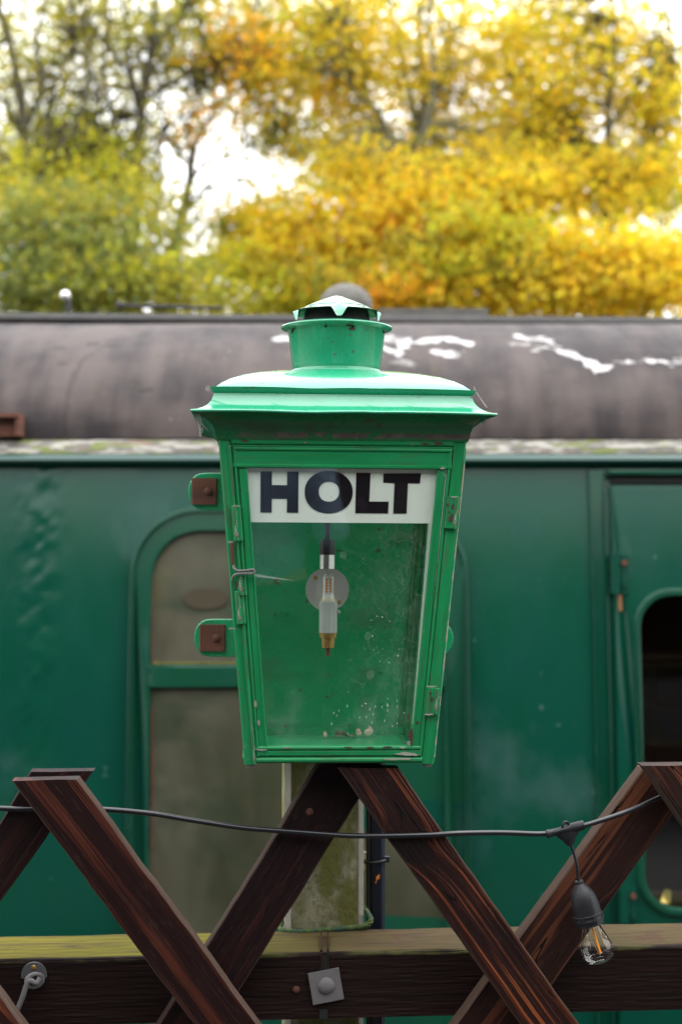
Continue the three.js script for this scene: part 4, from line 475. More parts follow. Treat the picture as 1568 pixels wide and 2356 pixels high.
  // cobweb threads hanging from the eave corners
  { const r = rng(5), th = []; const add = (a, b, c) => th.push(tube([a, b, c], 0.00035, 10, 4)); for (let k = 0; k < 9; k++) { const x = -0.2255 + r() * 0.01; add(V(x, 0.5385, 0.224), V(x + 0.004 * r(), 0.528 - 0.01 * r(), 0.218), V(x + 0.012 * r(), 0.515 - 0.018 * r(), 0.211 + 0.01 * r())); } for (let k = 0; k < 8; k++) { const f = r(); add(V(0.224 - 0.02 * f, 0.539, 0.224), V(0.221 - 0.022 * f, 0.53, 0.216), V(0.215 - 0.024 * f, 0.524 - 0.004 * r(), 0.21)); } for (let k = 0; k < 2; k++) add(V(0.199, 0.583 - 0.004 * k, 0.199), V(0.207, 0.566, 0.206), V(0.216 + 0.002 * k, 0.5495, 0.214)); part('cobweb', th, std({ color: lin(0.3, 0.28, 0.24), roughness: 0.9 }), L).userData.kind = 'stuff'; }
  L.updateMatrixWorld(true);
  // small things on the tray
  const shellMat = mapped(tex(64, 64, (u, v) => ({ c: mix3([0.55, 0.46, 0.33], [0.25, 0.17, 0.1], sm(0.4, 0.6, fbm(u, v, 3, 12, 3, 831))), r: 0.6 })), 0);
  const W = (x, y, z) => L.localToWorld(V(x, y, z));
  const shell = (x, z, s, ry, label) => { const t = thing('snail_shell', label, 'snail shell', W(x, 0.0076, z)); t.rotation.y = ry; const pts = []; for (let k = 0; k <= 46; k++) { const a = k / 46 * 4.4 * Math.PI, q = 0.25 + 0.75 * k / 46; pts.push([a, q]); } const st = pts.map(([a, q]) => Array.from({ length: 10 }, (_, j) => { const b = j / 10 * 2 * Math.PI, R = 0.0052 * s * q * q, rr = 0.0042 * s * q * q; return V((R + rr * Math.cos(b)) * Math.cos(a), 0.0095 * s + (R + rr * Math.cos(b)) * Math.sin(a), 0.006 * s * (1 - q) + rr * Math.sin(b)); })); part('whorl', loft(st, { crease: 1.5, vmode: 'len' }), shellMat, t); part('lip', new THREE.TorusGeometry(0.004 * s, 0.0009 * s, 8, 16).translate(0.0052 * s, 0.0094 * s, 0), M.cream, t); };
  shell(0.062, -0.088, 1.1, 0.4, 'pale cream snail shell at the right on the floor of the lantern'); shell(0.047, -0.084, 0.9, 2.0, 'smaller tan snail shell touching the cream one inside the lantern'); shell(-0.012, -0.075, 0.7, 1.2, 'tiny pinkish snail shell lying alone nearest the left on the lantern floor');
  const leafy = (x, z, s, ry, label) => { const t = thing('dead_leaf', label, 'dead leaf', W(x, 0.009, z)); t.rotation.y = ry; const q = new Soup(), N = 8, P = (i, k) => { const f = i / N, w = Math.sin(Math.PI * Math.pow(f, 0.8)) * 0.007 * s; return V((f - 0.5) * 0.024 * s, 0.003 + 0.006 * s * Math.abs(k) * Math.sin(3 * f + 1) + 0.002 * Math.sin(9 * f), k * w); }; for (let i = 0; i < N; i++) for (const k of [-1, 0]) q.quad(P(i, k), P(i, k + 1), P(i + 1, k + 1), P(i + 1, k), [0, 0], [0, 1], [1, 1], [1, 0]); part('blade', q.build(0.8), M.deadLeaf, t); part('stalk', tube([V(-0.012 * s, 0.003, 0), V(-0.016 * s, 0.005, 0.002), V(-0.02 * s, 0.004, 0.003)], 0.0005, 6, 5), M.deadLeaf, t); };
  M.deadLeaf = mapped(tex(64, 64, (u, v) => ({ c: mix3([0.16, 0.09, 0.045], [0.30, 0.19, 0.09], fbm(u, v, 6, 6, 3, 841)), r: 0.85 })), 0);
  leafy(0.026, -0.08, 1.1, 0.3, 'curled brown dead leaf left of the snail shells inside the lantern'); leafy(0.012, -0.095, 0.9, 1.9, 'dark crumpled dead leaf behind the curled one inside the lantern');
}

// ------------------------------------------------------------------ trellis fence
const FY = 4.8 * Math.PI / 180, FN = V(Math.sin(FY), 0, Math.cos(FY)), FP = V(0, 0, -2.22);
function onF(px, py, o = 0) { const d = ray(px, py), c = V(0, EYE, 0), P = FP.clone().addScaledVector(FN, o); return c.clone().addScaledVector(d, P.sub(c).dot(FN) / d.dot(FN)); } // point on the fence plane, o metres in front
const FA = V(Math.cos(FY), 0, -Math.sin(FY)); // along the fence
const woodTex = (seed, o) => tex(1024, 160, (u, v) => { // v 0..0.7 front face, above that the sawn edges
  const w = fbm(u, v, 3, 2, 3, seed) - 0.5, kn = o.knots.reduce((a, [ku, kv, kr]) => { const d = Math.hypot((u - ku) * 9, v - kv) / kr; return a + Math.exp(-d * d) * 1.6; }, 0);
  const vv = v + w * 0.05 * o.warp + kn * 0.16, fine = fbm(u, v, 14, 90, 3, seed + 5), pat = fbm(u, v, 5, 2, 4, seed + 9), line = fbm(u, vv + 1, 2, o.lines * 2, 3, seed + 13), g = sm(0.42, 0.72, line), band = g * g;
  let t = band * o.contrast * sm(0.2, 0.7, pat) + (fine - 0.5) * 0.3; const hot = o.hot ? o.hot.reduce((q, [a0, a1, k]) => q + k * sm(a0 - 0.05, a0 + 0.05, u) * (1 - sm(a1 - 0.06, a1 + 0.06, u)), 0) : 0;
  t += hot * (0.25 + 0.75 * band) * sm(0.3, 0.7, pat + 0.1);
  let c = mix3(o.dark, o.mid, sm(0, 0.6, t)); c = mix3(c, o.hotc ?? [0.24, 0.06, 0.012], sm(0.55, 1.25, t)); c = c.map((x) => x * mix(0.8, 1.2, fine));
  const ck = Math.abs(fbm(u, vv + 2, 3, 7, 2, seed + 31) - 0.5); if (ck < 0.010 && fbm(u, v, 6, 3, 2, seed + 37) > 0.52) c = [0.003, 0.002, 0.002]; const wx = fbm(u, v, 60, 40, 3, seed + 41); if (wx > 0.7) c = mix3(c, [0.06, 0.045, 0.038], 0.14);
  if (kn > 0.9) c = mix3(c, [0.006, 0.004, 0.004], 0.7);
  if (v > 0.72) { c = mix3([0.042, 0.024, 0.019], [0.092, 0.062, 0.044], fine).map((x) => x * (o.edge ?? 1)); return { c, r: 0.85, b: fine }; }
  return { c: c.map((x) => x * 0.9), r: 0.42 + 0.25 * fine, b: 0.5 - 0.35 * band + 0.35 * fine };
}, 1 / 1.1, 1);
M.woodA = mapped(woodTex(901, { lines: 5, warp: 2.4, contrast: 0.55, knots: [[0.56, 0.2, 0.35], [0.72, 0.35, 0.4], [0.88, 0.5, 0.3]], dark: [0.013, 0.0045, 0.004], mid: [0.062, 0.016, 0.009], hot: [[0.50, 0.60, 0.7], [0.66, 1.0, 0.85]] }), 0.0016, { specularIntensity: 0.3 });
M.woodB = mapped(woodTex(921, { lines: 6, warp: 1.4, contrast: 0.35, knots: [[0.62, 0.55, 0.5]], dark: [0.010, 0.004, 0.004], mid: [0.034, 0.010, 0.008], hotc: [0.06, 0.018, 0.012], edge: 0.6 }), 0.0014, { specularIntensity: 0.3 });
M.woodD = mapped(woodTex(941, { lines: 11, warp: 0.9, contrast: 1.0, knots: [[0.14, 0.15, 0.35], [0.8, 0.4, 0.25]], dark: [0.013, 0.005, 0.004], mid: [0.078, 0.020, 0.010], hot: [[0.2, 1.0, 0.55]], hotc: [0.20, 0.052, 0.014], edge: 0.8 }), 0.0022, { specularIntensity: 0.3 });
M.woodE = mapped(woodTex(961, { lines: 5, warp: 1.6, contrast: 0.8, knots: [[0.35, 0.8, 0.3]], dark: [0.020, 0.008, 0.006], mid: [0.09, 0.030, 0.015], hot: [[0.1, 0.5, 0.3]], hotc: [0.12, 0.042, 0.02] }), 0.0014, { specularIntensity: 0.3 });
M.rail = mapped(tex(2048, 256, (u, v) => { // v < 0.5 front, above that the top with its moss
  const f = fbm(u, v, 40, 60, 4, 981), g = fbm(u, v, 12, 40, 3, 983), m = fbm(u, v, 26, 8, 4, 985), st = fbm(u, v, 70, 3, 3, 987);
  if (v < 0.5) { let c = mix3([0.005, 0.003, 0.003], [0.020, 0.008, 0.006], g * 0.6 + f * 0.4); if (v > 0.46) c = mix3(c, [0.05, 0.05, 0.012], sm(0.4, 0.6, m)); return { c, r: 0.55 + 0.2 * f, b: f }; }
  const mossy = (1 - sm(0.36, 0.50, u) * 0.80) * sm(0.28, 0.55, m + 0.18); let c = mix3([0.034, 0.021, 0.015], [0.068, 0.045, 0.028], f); c = mix3(c, mix3([0.055, 0.049, 0.010], [0.165, 0.145, 0.012], f), 0.95 * mossy * sm(0.25, 0.6, g + 0.12)); if (st > 0.72) c = mix3(c, [0.06, 0.03, 0.02], 0.6); return { c, r: 0.9, b: 0.4 * f + 0.6 * m };
}), 0.002, { specularIntensity: 0.3 });
const fence = thing('trellis_fence', 'dark brown wooden fence of crossed diagonal boards in front of the lantern post', 'fence', V(0, 0, -2.3));
const fp = (name, g, m, parent = fence, label) => part(name, (Array.isArray(g) ? merge(g) : g).translate(-fence.position.x, -fence.position.y, -fence.position.z), m, parent, label);
function plank(TL, TR, BL, BR, N, th, seed, u0 = 0, rough = 0.0016) {
  const n = 44, st = [], u = [], L = TL.distanceTo(BL), c = 0.0025;
  for (let i = 0; i <= n; i++) {
    const t = i / n, a = TL.clone().lerp(BL, t), b = TR.clone().lerp(BR, t), x = b.clone().sub(a), w = x.length(); x.normalize();
    const wl = (fbm(t + 3, seed * 0.13, 9, 3, 3, seed) - 0.5) * 2 * rough + (vn(t * 60, seed, 1e9, 1e9, seed) - 0.5) * rough * 0.7, wr = (fbm(t + 5, seed * 0.17, 9, 3, 3, seed + 4) - 0.5) * 2 * rough + (vn(t * 55, seed, 1e9, 1e9, seed + 2) - 0.5) * rough * 0.7;
    const p = (s, d) => a.clone().addScaledVector(x, s).addScaledVector(N, d), l = wl, r = w + wr, top = i === 0 ? (k) => 0.0012 * (vn(k * 9, 3, 1e9, 1e9, seed) - 0.5) : () => 0;
    const q = [p(l + c, 0), p(l + w * 0.35, 0.0006), p(l + w * 0.7, 0.0003), p(r - c, 0), p(r, -c), p(r, -th + c * 0.5), p(r - c * 0.5, -th), p(l + c * 0.5, -th), p(l, -th + c * 0.5), p(l, -c)];
    q.forEach((P, k) => { P.y += top(k); }); st.push(q); u.push(u0 + t * L);
  }
  const vm = [[0, 0.24], [0.24, 0.48], [0.48, 0.7], [0.74, 0.78], [0.78, 0.96], [0.96, 0.99], [0, 0.7], [0.99, 0.96], [0.96, 0.78], [0.78, 0.74]];
  return loft(st, { u, vm, crease: 0.5 });
}
const O2 = -0.05;
const board = (tl, tr, bl, br, o, m, seed, u0, rough, label) => fp('board', plank(onF(...tl, o), onF(...tr, o), onF(...bl, o), onF(...br, o), FN, 0.034, seed, u0, rough), m, fence, label);
const down = (a, b, y) => [a[0] + (b[0] - a[0]) * (y - a[1]) / (b[1] - a[1]), y]; // carry an edge on below the frame
const YB = 2680;
// back layer, leaning to the right
board([68, 1776], [216, 1774], down([68, 1776], [-40, 1965], YB), down([216, 1774], [0, 2078], YB), O2, M.woodB, 11, 0.3, 0.0012);
board([742, 1744], [884, 1744], down([742, 1744], [480, 2170], YB), down([884, 1744], [612, 2182], YB), O2, M.woodB, 12, 0.0, 0.0016, 'almost black board with a crumpled knot');
board([1478, 1768], [1622, 1764], down([1478, 1768], [1199, 2150], YB), down([1622, 1764], [1386, 2100], YB), O2, M.woodE, 13, 0.1, 0.0012, 'paler brown board with smooth grain');
// front layer, leaning to the left
board([28, 1797], [178, 1793], down([28, 1797], [445, 2356], YB), down([178, 1793], [592, 2356], YB), 0, M.woodA, 21, 0, 0.0024, 'reddish board with swirling orange grain');
board([775, 1766], [917, 1768], down([775, 1766], [1194, 2356], YB), down([917, 1768], [1330, 2356], YB), 0, M.woodD, 22, 0, 0.0016, 'board with straight rust coloured grain lines');
board([1478, 1762], [1630, 1760], down([1478, 1762], [1896, 2356], YB), down([1630, 1760], [2046, 2356], YB), 0, M.woodE, 23, 0.45, 0.003, 'cracked board with a pale sawn top');
board([-520, 1810], [-366, 1806], down([-520, 1810], [-105, 2356], YB), down([-366, 1806], [51, 2360], YB), 0, M.woodA, 24, 0.2, 0.002);
// rail with its mossy top, bolted to the post
const RO = -0.087, rA = onF(-700, 2224, RO), rB = onF(2300, 2159, RO), RL = rA.distanceTo(rB);
{
  const H = 0.105, Dp = 0.125, prof = [[0, 0], [-0.004, 0.002], [-Dp, 0.002], [-Dp, -H], [0.0, -H], [0.002, -0.004]], N = 60, st = [], u = [];
  for (let i = 0; i <= N; i++) { const P = rA.clone().lerp(rB, i / N); st.push(prof.map(([d, y], k) => P.clone().addScaledVector(FN, d).add(V(0, y + (k < 3 ? 0.0016 * (vn(i * 0.9, k, 1e9, 1e9, 51) - 0.5) : 0), 0)))); u.push(i / N); }
  const rail = fp('rail', loft(st, { u, vm: [[0.47, 0.52], [0.52, 1], [0, 0.4], [0.1, 0.3], [0, 0.47], [0.46, 0.5]], crease: 0.4 }), M.rail, fence, 'horizontal rail with yellow green moss on top');
  const at = (px, py, o = 0.003) => onF(px, py, RO + o);
  // split in the rail above the washer: a dark slot with two bare wood lips
  { const a = at(747, 2196, 0.0025), b = at(746, 2232, 0.0025), c = at(744, 2324, 0.0025), d = at(744, 2345, 0.0025); fp('split', [bar(a, b, FN, 0.014, 0.0025, 0.0004), bar(c, d, FN, 0.014, 0.0025, 0.0004), bar(V(a.x, a.y + 0.0035, a.z), V(a.x, a.y + 0.0035, a.z).addScaledVector(FN, -0.10), V(0, 1, 0), 0.013, 0.002, 0.0004)], M.darkVoid, rail); for (const [x, w] of [[739, 0.004], [754, 0.003]]) fp('splinter', [bar(at(x, 2192, 0.005), at(x + 3, 2230, 0.004), FN, w, 0.004, 0.0008), bar(at(x, 2150, -0.09).add(V(0, 0.004, 0)), at(x, 2190, 0.002).add(V(0, 0.004, 0)), V(0, 1, 0), w * 0.8, 0.004, 0.0008)], M.woodE, rail); }
  const sq = (px, py, s, ang, th) => { const c = at(px, py, 0.0025 + th), g = bar(V(0, -s / 2, th), V(0, s / 2, th), V(0, 0, 1), s, th, 0.0008); g.rotateZ(ang); g.rotateY(FY); const q = at(px, py, 0.003); return g.translate(q.x, q.y, q.z); };
  const washer = fp('washer', sq(749, 2268, 0.0505, 0.17, 0.004), M.zinc, fence, 'square galvanised plate washer');
  const dome = (px, py, r, o, fl = 0.55) => { const g = new THREE.SphereGeometry(r, 24, 12, 0, Math.PI * 2, 0, Math.PI / 2); g.rotateX(Math.PI / 2); g.scale(1, 1, fl); g.rotateY(FY); const q = at(px, py, o); return g.translate(q.x, q.y, q.z); };
  fp('bolt_head', dome(750, 2268, 0.0135, 0.0068), M.zinc, washer);
  fp('nail', dome(681, 2277, 0.006, 0.002, 0.7), M.rust, fence); 
  { const q = onF(712, 1868, O2 + 0.0003), g = new THREE.SphereGeometry(0.0062, 16, 8, 0, 6.2832, 0, Math.PI / 2); g.rotateX(Math.PI / 2); g.scale(1, 1, 0.6); g.rotateY(FY); fp('nail', g.translate(q.x, q.y, q.z), M.rust); }
  M.steelDull = std({ color: lin(0.11, 0.11, 0.115), metalness: 0.5, roughness: 0.5 });
  // galvanised hook plate at the left
  const hk = thing('wire_hook', 'small galvanised hook on a half round plate at the left end of the rail', 'hook', at(79, 2235, 0)), hp = (n, g, m, l) => part(n, g.translate(-hk.position.x, -hk.position.y, -hk.position.z), m, hk, l);
  { const s = new THREE.Shape(); s.absarc(0, 0, 0.0195, 0, Math.PI); s.lineTo(-0.0195, -0.004); s.lineTo(-0.012, -0.007); s.lineTo(0.012, -0.007); s.lineTo(0.0195, -0.004); const g = new THREE.ExtrudeGeometry(s, { depth: 0.002, bevelEnabled: true, bevelSize: 0.0006, bevelThickness: 0.0006 }); g.rotateY(FY); const q = at(79, 2242, 0.003); hp('plate', g.translate(q.x, q.y, q.z), M.steelDull); }
  hp('screw', (() => { const g = new THREE.SphereGeometry(0.004, 12, 8); g.scale(1, 1, 0.4); const q = at(78, 2226, 0.006); return g.translate(q.x, q.y, q.z); })(), M.brass);
  hp('eye', (() => { const g = new THREE.TorusGeometry(0.0125, 0.0042, 12, 28); g.scale(1, 0.8, 1); g.rotateY(0.5); const q = at(80, 2256, 0.012); return g.translate(q.x, q.y, q.z); })(), M.zinc);
  hp('hook', tube([at(92, 2250, 0.014), at(84, 2262, 0.019), at(70, 2256, 0.02), at(62, 2266, 0.02), at(52, 2295, 0.021), at(41, 2322, 0.022), at(30, 2345, 0.022)], 0.0042, 40, 10), M.zinc);
}

// ------------------------------------------------------------------ post, rope, conduit
M.concrete = mapped(tex(512, 1024, (u, v) => { const a = fbm(u, v, 5, 10, 5, 1001), b = fbm(u, v, 40, 60, 4, 1003), st = fbm(u, v, 16, 4, 4, 1005), g = fbm(u, v, 9, 12, 5, 1007); let c = mix3([0.15, 0.145, 0.085], [0.34, 0.325, 0.21], sm(0.3, 0.7, a * 0.6 + b * 0.4)); c = mix3(c, [0.11, 0.115, 0.015], sm(0.36, 0.58, g * 0.7 + st * 0.3) * 0.85); if (b > 0.74) c = mix3(c, [0.08, 0.075, 0.05], 0.6); return { c, r: 0.95, b: 0.5 * a + 0.5 * b }; }, 3.2, 1.6), 0.004);
M.concreteEdge = mapped(tex(128, 512, (u, v) => { const a = fbm(u, v, 6, 40, 4, 1021); return { c: mix3([0.32, 0.30, 0.24], [0.52, 0.50, 0.42], a), r: 0.95, b: a }; }, 4, 2), 0.003);
M.rope = mapped(tex(256, 64, (u, v) => { const a = fbm(u, v, 30, 8, 3, 1031), g = fbm(u, v, 6, 2, 3, 1033); return { c: mix3(mix3([0.012, 0.06, 0.035], [0.07, 0.11, 0.012], sm(0.4, 0.6, g)), [0.12, 0.13, 0.06], a * 0.4), r: 0.9, b: a }; }, 4, 1), 0.001);
{
  const PO = RO - 0.1265, c0 = onF(747, 2130, PO), topY = EYE - 0.353, w = 0.134;
  const post = thing('concrete_post', 'mossy pale concrete post standing behind the fence under the lantern', 'post', V(c0.x, 0, c0.z)), X = FA;
  const Q = (x, y, d) => X.clone().multiplyScalar(x).addScaledVector(FN, d).add(V(0, y, 0));
  { const N = 40, st = [], u = [], ch = 0.011; for (let i = 0; i <= N; i++) { const y = -0.05 + (topY + 0.05) * i / N, j = (k) => 0.003 * (fbm(i / N, k * 0.1, 12, 3, 3, 1041 + k) - 0.5); st.push([Q(-w / 2 + ch + j(1), y, 0), Q(w / 2 - ch + j(2), y, 0), Q(w / 2 + j(3), y, -ch), Q(w / 2 + j(3), y, -w), Q(-w / 2 + j(4), y, -w), Q(-w / 2 + j(4), y, -ch)]); u.push(y); } const g = loft(st, { u, crease: 0.3, vm: [[0, 0.12], [0.12, 0.13], [0.13, 0.3], [0.3, 0.43], [0.43, 0.6], [0.6, 0.61]] }); const t = g.attributes.uv; for (let i = 0; i < t.count; i++) t.setXY(i, t.getY(i), t.getX(i)); part('shaft', g, M.concrete, post); }
  for (const s of [-1, 1]) { const A = Q(s * (w / 2 - 0.0045), -0.04, -0.0045), B = Q(s * (w / 2 - 0.0045), topY - 0.002, -0.0045); part('arris', bar(A, B, Q(s * 0.7, 0, 0.7), 0.0145, 0.004, 0.001), M.concreteEdge, post, 'paler chamfered arris'); }
  // rope tied round the post just above the rail
  const rp = thing('rope', 'green twisted rope tied round the concrete post just above the rail', 'rope', V(c0.x, c0.y, c0.z)), yR = onF(747, 2139, PO).y - c0.y;
  const rpts = [[-w / 2 - 0.004, 0.002, -0.06], [-w / 2 - 0.005, 0.001, 0.0], [-w / 2 + 0.02, -0.001, 0.006], [0, 0.001, 0.006], [w / 2 - 0.02, 0.004, 0.006], [w / 2 + 0.004, 0.008, 0.006], [w / 2 + 0.011, 0.016, 0.004], [w / 2 + 0.008, 0.022, -0.01], [w / 2 + 0.005, 0.02, -0.06]].map(([x, y, d]) => Q(x, y + yR, d));
  const cur = new THREE.CatmullRomCurve3(rpts), fr = cur.computeFrenetFrames(200, false);
  for (let s = 0; s < 3; s++) { const pts = []; for (let i = 0; i <= 200; i++) { const a = i * 0.55 + s * 2.094; pts.push(cur.getPointAt(i / 200).addScaledVector(fr.normals[i], 0.0024 * Math.cos(a)).addScaledVector(fr.binormals[i], 0.0024 * Math.sin(a))); } part('strand', tube(pts, 0.0026, 260, 6), M.rope, rp); }
  part('loose_turn', tube([Q(-w / 2 - 0.004, yR - 0.006, -0.03), Q(-w / 2 + 0.01, yR - 0.008, 0.006), Q(0.01, yR - 0.006, 0.008), Q(w / 2 - 0.03, yR - 0.003, 0.008), Q(w / 2 + 0.004, yR + 0.001, 0.002)], 0.003, 60, 8), M.rope, rp);
  // black conduit beside it, held by a cleat and a cable tie
  const k0 = onF(866, 2000, PO - 0.05), cd = thing('conduit', 'black plastic conduit running up beside the concrete post', 'conduit', V(k0.x, 0, k0.z));
  M.conduit = std({ color: lin(0.010, 0.013, 0.026), roughness: 0.35 });
  part('pipe', rod(V(0, 0, 0), V(0, topY - 0.01, 0), 0.0142, 0.0142, 24), M.conduit, cd); part('thin_cable', rod(V(-0.0145, 0, 0.0065), V(-0.0145, topY - 0.01, 0.0065), 0.0042, 0.0042, 10), M.blackRubber, cd);
  const ty = k0.y + (2000 - 1977) * 2.5 / FPX; part('cable_tie', [tube([V(-0.026, ty - 0.003, 0.008), V(-0.008, ty - 0.002, 0.0185), V(0.009, ty, 0.016), V(0.017, ty + 0.001, 0.006)], 0.0024, 24, 6), boxAt(0.0135, 0.0225, ty - 0.004, ty + 0.006, 0.002, 0.01, 0.001)], M.blackRubber, cd);
  part('cleat', [boxAt(-0.0265, -0.0145, ty + 0.002, ty + 0.013, -0.004, 0.008, 0.001), boxAt(-0.0265, -0.0155, ty - 0.016, ty - 0.006, -0.004, 0.008, 0.001), boxAt(-0.0305, -0.0267, ty - 0.016, ty + 0.016, -0.006, 0.007, 0.001)], M.cream, cd, 'cream plastic cable cleat');
  { const q = onF(865, 2018, PO - 0.03); const t = thing('fallen_leaf', 'tiny orange leaf stuck against the black conduit', 'leaf', q); const g = leafGeo.clone(); g.scale(0.011, 0.013, 0.011); g.rotateZ(-0.5); g.translate(0, -0.006, 0); part('blade', g, M.orange, t); part('stalk', tube([V(0, -0.006, 0), V(-0.001, -0.009, 0.001), V(-0.002, -0.011, 0.001)], 0.0005, 5, 5), M.orange, t); }
}
{ const q = S(1540, 2066, -0.02), t = thing('fallen_leaf', 'pale yellow leaf lying in the lower corner of the carriage window', 'leaf', V(q.x, q.y - 0.018, q.z + 0.005)); const m = phys({ color: lin(0.62, 0.47, 0.12), roughness: 0.8 }); const g = leafGeo.clone(); g.scale(0.075, 0.085, 0.06); g.rotateX(-0.9); g.rotateZ(-1.25); g.translate(-0.03, 0.008, 0); part('blade', g, m, t); part('stalk', tube([V(-0.03, 0.008, 0), V(-0.045, 0.012, 0.003), V(-0.06, 0.01, 0.004)], 0.0012, 6, 5), m, t); }

// ------------------------------------------------------------------ string of festoon lights
M.cableBlack = std({ color: lin(0.006, 0.0065, 0.009), roughness: 0.3 });
M.socketBlack = mapped(tex(128, 128, (u, v) => { const a = fbm(u, v, 24, 24, 3, 1101); return { c: [0.006 + 0.004 * a, 0.0065 + 0.004 * a, 0.009 + 0.004 * a], r: 0.42 + 0.15 * a, b: a }; }, 4, 4), 0.0003, { specularIntensity: 0.7 });
M.bulbGlass = phys({ color: lin(0.97, 0.97, 0.95), transmission: 1, thickness: 0, roughness: 0.015, ior: 1.5 });
{
  const fest = thing('festoon_lights', 'black cable of string lights sagging across the fence with one clear bulb', 'string lights', onF(784, 1923, 0.008)), ft = (n, g, m, p = fest, l) => part(n, (Array.isArray(g) ? merge(g) : g).translate(-fest.position.x, -fest.position.y, -fest.position.z), m, p, l);
  const path = [[-60, 1855, -0.042], [0, 1859, -0.042], [80, 1863, -0.042], [160, 1861, -0.041], [245, 1862, -0.038], [350, 1873, -0.034], [440, 1887, -0.034], [550, 1903, -0.036], [640, 1912, -0.036], [730, 1918, -0.034], [800, 1922, -0.02], [860, 1924, -0.002], [905, 1923, 0.0055], [1000, 1920, 0.0055], [1060, 1918, 0.003], [1150, 1916, -0.01], [1230, 1918, -0.02], [1260, 1918.5, -0.022]];
  const wav = (pts) => pts.map(([x, y, o], i) => onF(x, y + 0.8 * Math.sin(i * 2.1), o));
  ft('cable', tube(wav(path), 0.0041, 220, 12), M.cableBlack);
  ft('cable', tube(wav([[1330, 1901, -0.022], [1350, 1897, -0.022], [1420, 1876, -0.028], [1470, 1855, -0.036], [1518, 1832, -0.042], [1600, 1800, -0.044]]), 0.0041, 60, 12), M.cableBlack);
  const a = onF(1257, 1919, -0.022), b = onF(1342, 1898, -0.022), m = a.clone().lerp(b, 0.5), ax = b.clone().sub(a).normalize();
  const con = ft('connector', (() => { const A = (f, r) => [a.clone().lerp(b, f), r]; const pr = [[-0.02, 0.0058], [0, 0.0066], [0.08, 0.0064], [0.1, 0.0058], [0.36, 0.0056], [0.5, 0.0068], [0.62, 0.0066], [0.7, 0.0078], [0.98, 0.0078], [1.0, 0.007]].map(([f, r]) => A(f, r)); const x = V(-ax.y, ax.x, 0).normalize(), st = pr.map(([P, r]) => Array.from({ length: 16 }, (_, k) => P.clone().addScaledVector(x, r * Math.cos(2 * Math.PI * k / 16)).addScaledVector(FN, r * Math.sin(2 * Math.PI * k / 16)))); return loft(st.reverse(), { crease: 0.5, vmode: 'len' }); })(), M.socketBlack);
  ft('hanging_loop', (() => { const g = new THREE.TorusGeometry(0.0058, 0.0021, 10, 28); g.rotateY(FY + 0.35); const q = onF(1300, 1900, -0.021); return g.translate(q.x, q.y + 0.0005, q.z); })(), M.socketBlack, con);
  { const q = onF(1304, 1912, -0.022), q2 = onF(1311, 1944, -0.022), ex = (P, hx, hz) => Array.from({ length: 20 }, (_, k) => { const t = 2 * Math.PI * k / 20; return P.clone().addScaledVector(ax, hx * Math.cos(t)).addScaledVector(FN, hz * Math.sin(t)); }); ft('cable_boot', loft([ex(q, 0.021, 0.0066), ex(q.clone().lerp(q2, 0.3), 0.017, 0.0064), ex(q.clone().lerp(q2, 0.6), 0.0105, 0.006), ex(q.clone().lerp(q2, 0.85), 0.0075, 0.0055), ex(q2, 0.005, 0.005)], { crease: 0.7, vmode: 'len' }), M.socketBlack, con); }
  ft('drop_wire', tube([onF(1310, 1938, -0.022), onF(1318, 1960, -0.02), onF(1326, 1990, -0.016), onF(1328, 2012, -0.015), onF(1331, 2032, -0.014)], 0.0025, 40, 10), M.cableBlack);
  // holder and bulb hang along one axis
  const s0 = onF(1330, 2026, -0.014), s1 = onF(1380, 2212, -0.004), dir = s1.clone().sub(s0).normalize(), len = s0.distanceTo(s1), q = new THREE.Quaternion().setFromUnitVectors(V(0, -1, 0), dir), pose = new THREE.Matrix4().compose(s0, q, V(1, 1, 1));
  const P = (g) => g.applyMatrix4(pose), k = len / 186; // pixels to metres along the axis
  const sock = ft('bulb_holder', P(lathe([[0.0001, 1], [9, 0], [10, 2], [9.5, 7], [14, 12], [22, 22], [28, 36], [31, 54], [31.5, 70], [32, 76], [33.5, 77], [33.5, 80], [32.2, 81], [32.2, 86], [33.2, 87], [33.2, 92], [31, 93], [31, 101], [28, 102], [20, 102], [0.0001, 101]].map(([r, y]) => [r * k, -y * k]), 40, 0.45)), M.socketBlack);
  for (let i = 0; i < 5; i++) { const g = new THREE.TorusGeometry(9.4 * k, 1.1 * k, 6, 20); g.rotateX(Math.PI / 2); g.translate(0, -(2 + i * 1.6) * k, 0); if (i < 3) ft('ridge', P(g), M.socketBlack, sock); }
  for (let i = 0; i < 7; i++) { const t = i / 7 * 6.2832 + 0.3, g = boxAt(-4.5 * k, 4.5 * k, -91 * k, -77 * k, 31.5 * k, 34.2 * k, 0.0005); g.rotateY(t); ft('grip_rib', P(g), M.socketBlack, sock); }
  const bulb = ft('light_bulb', P(lathe([[19, 102.2], [20.5, 106], [25.5, 120], [31.5, 136], [36, 150], [37.5, 160], [36.5, 170], [32, 179], [24, 185.5], [12, 188.8], [0.0001, 189.5]].map(([r, y]) => [r * k, -y * k]), 48, 1.2)), M.bulbGlass, fest, 'clear glass bulb with an orange filament');
  ft('filament', P(rod(V(2 * k, -110 * k, 0), V(5 * k, -168 * k, 0.002), 2.4 * k, 2.4 * k, 10)), std({ color: lin(0.80, 0.27, 0.015), roughness: 0.5 }), bulb);
  ft('filament_stem', P(merge([lathe([[0.0001, 112], [5, 110], [7, 106], [12, 103], [0.0001, 102.3]].map(([r, y]) => [r * k, -y * k]), 20), tube([V(-5 * k, -108 * k, 0), V(-6 * k, -140 * k, 0.001), V(3 * k, -171 * k, 0.002)], 0.7 * k, 14, 5)])), M.chrome, bulb);
}


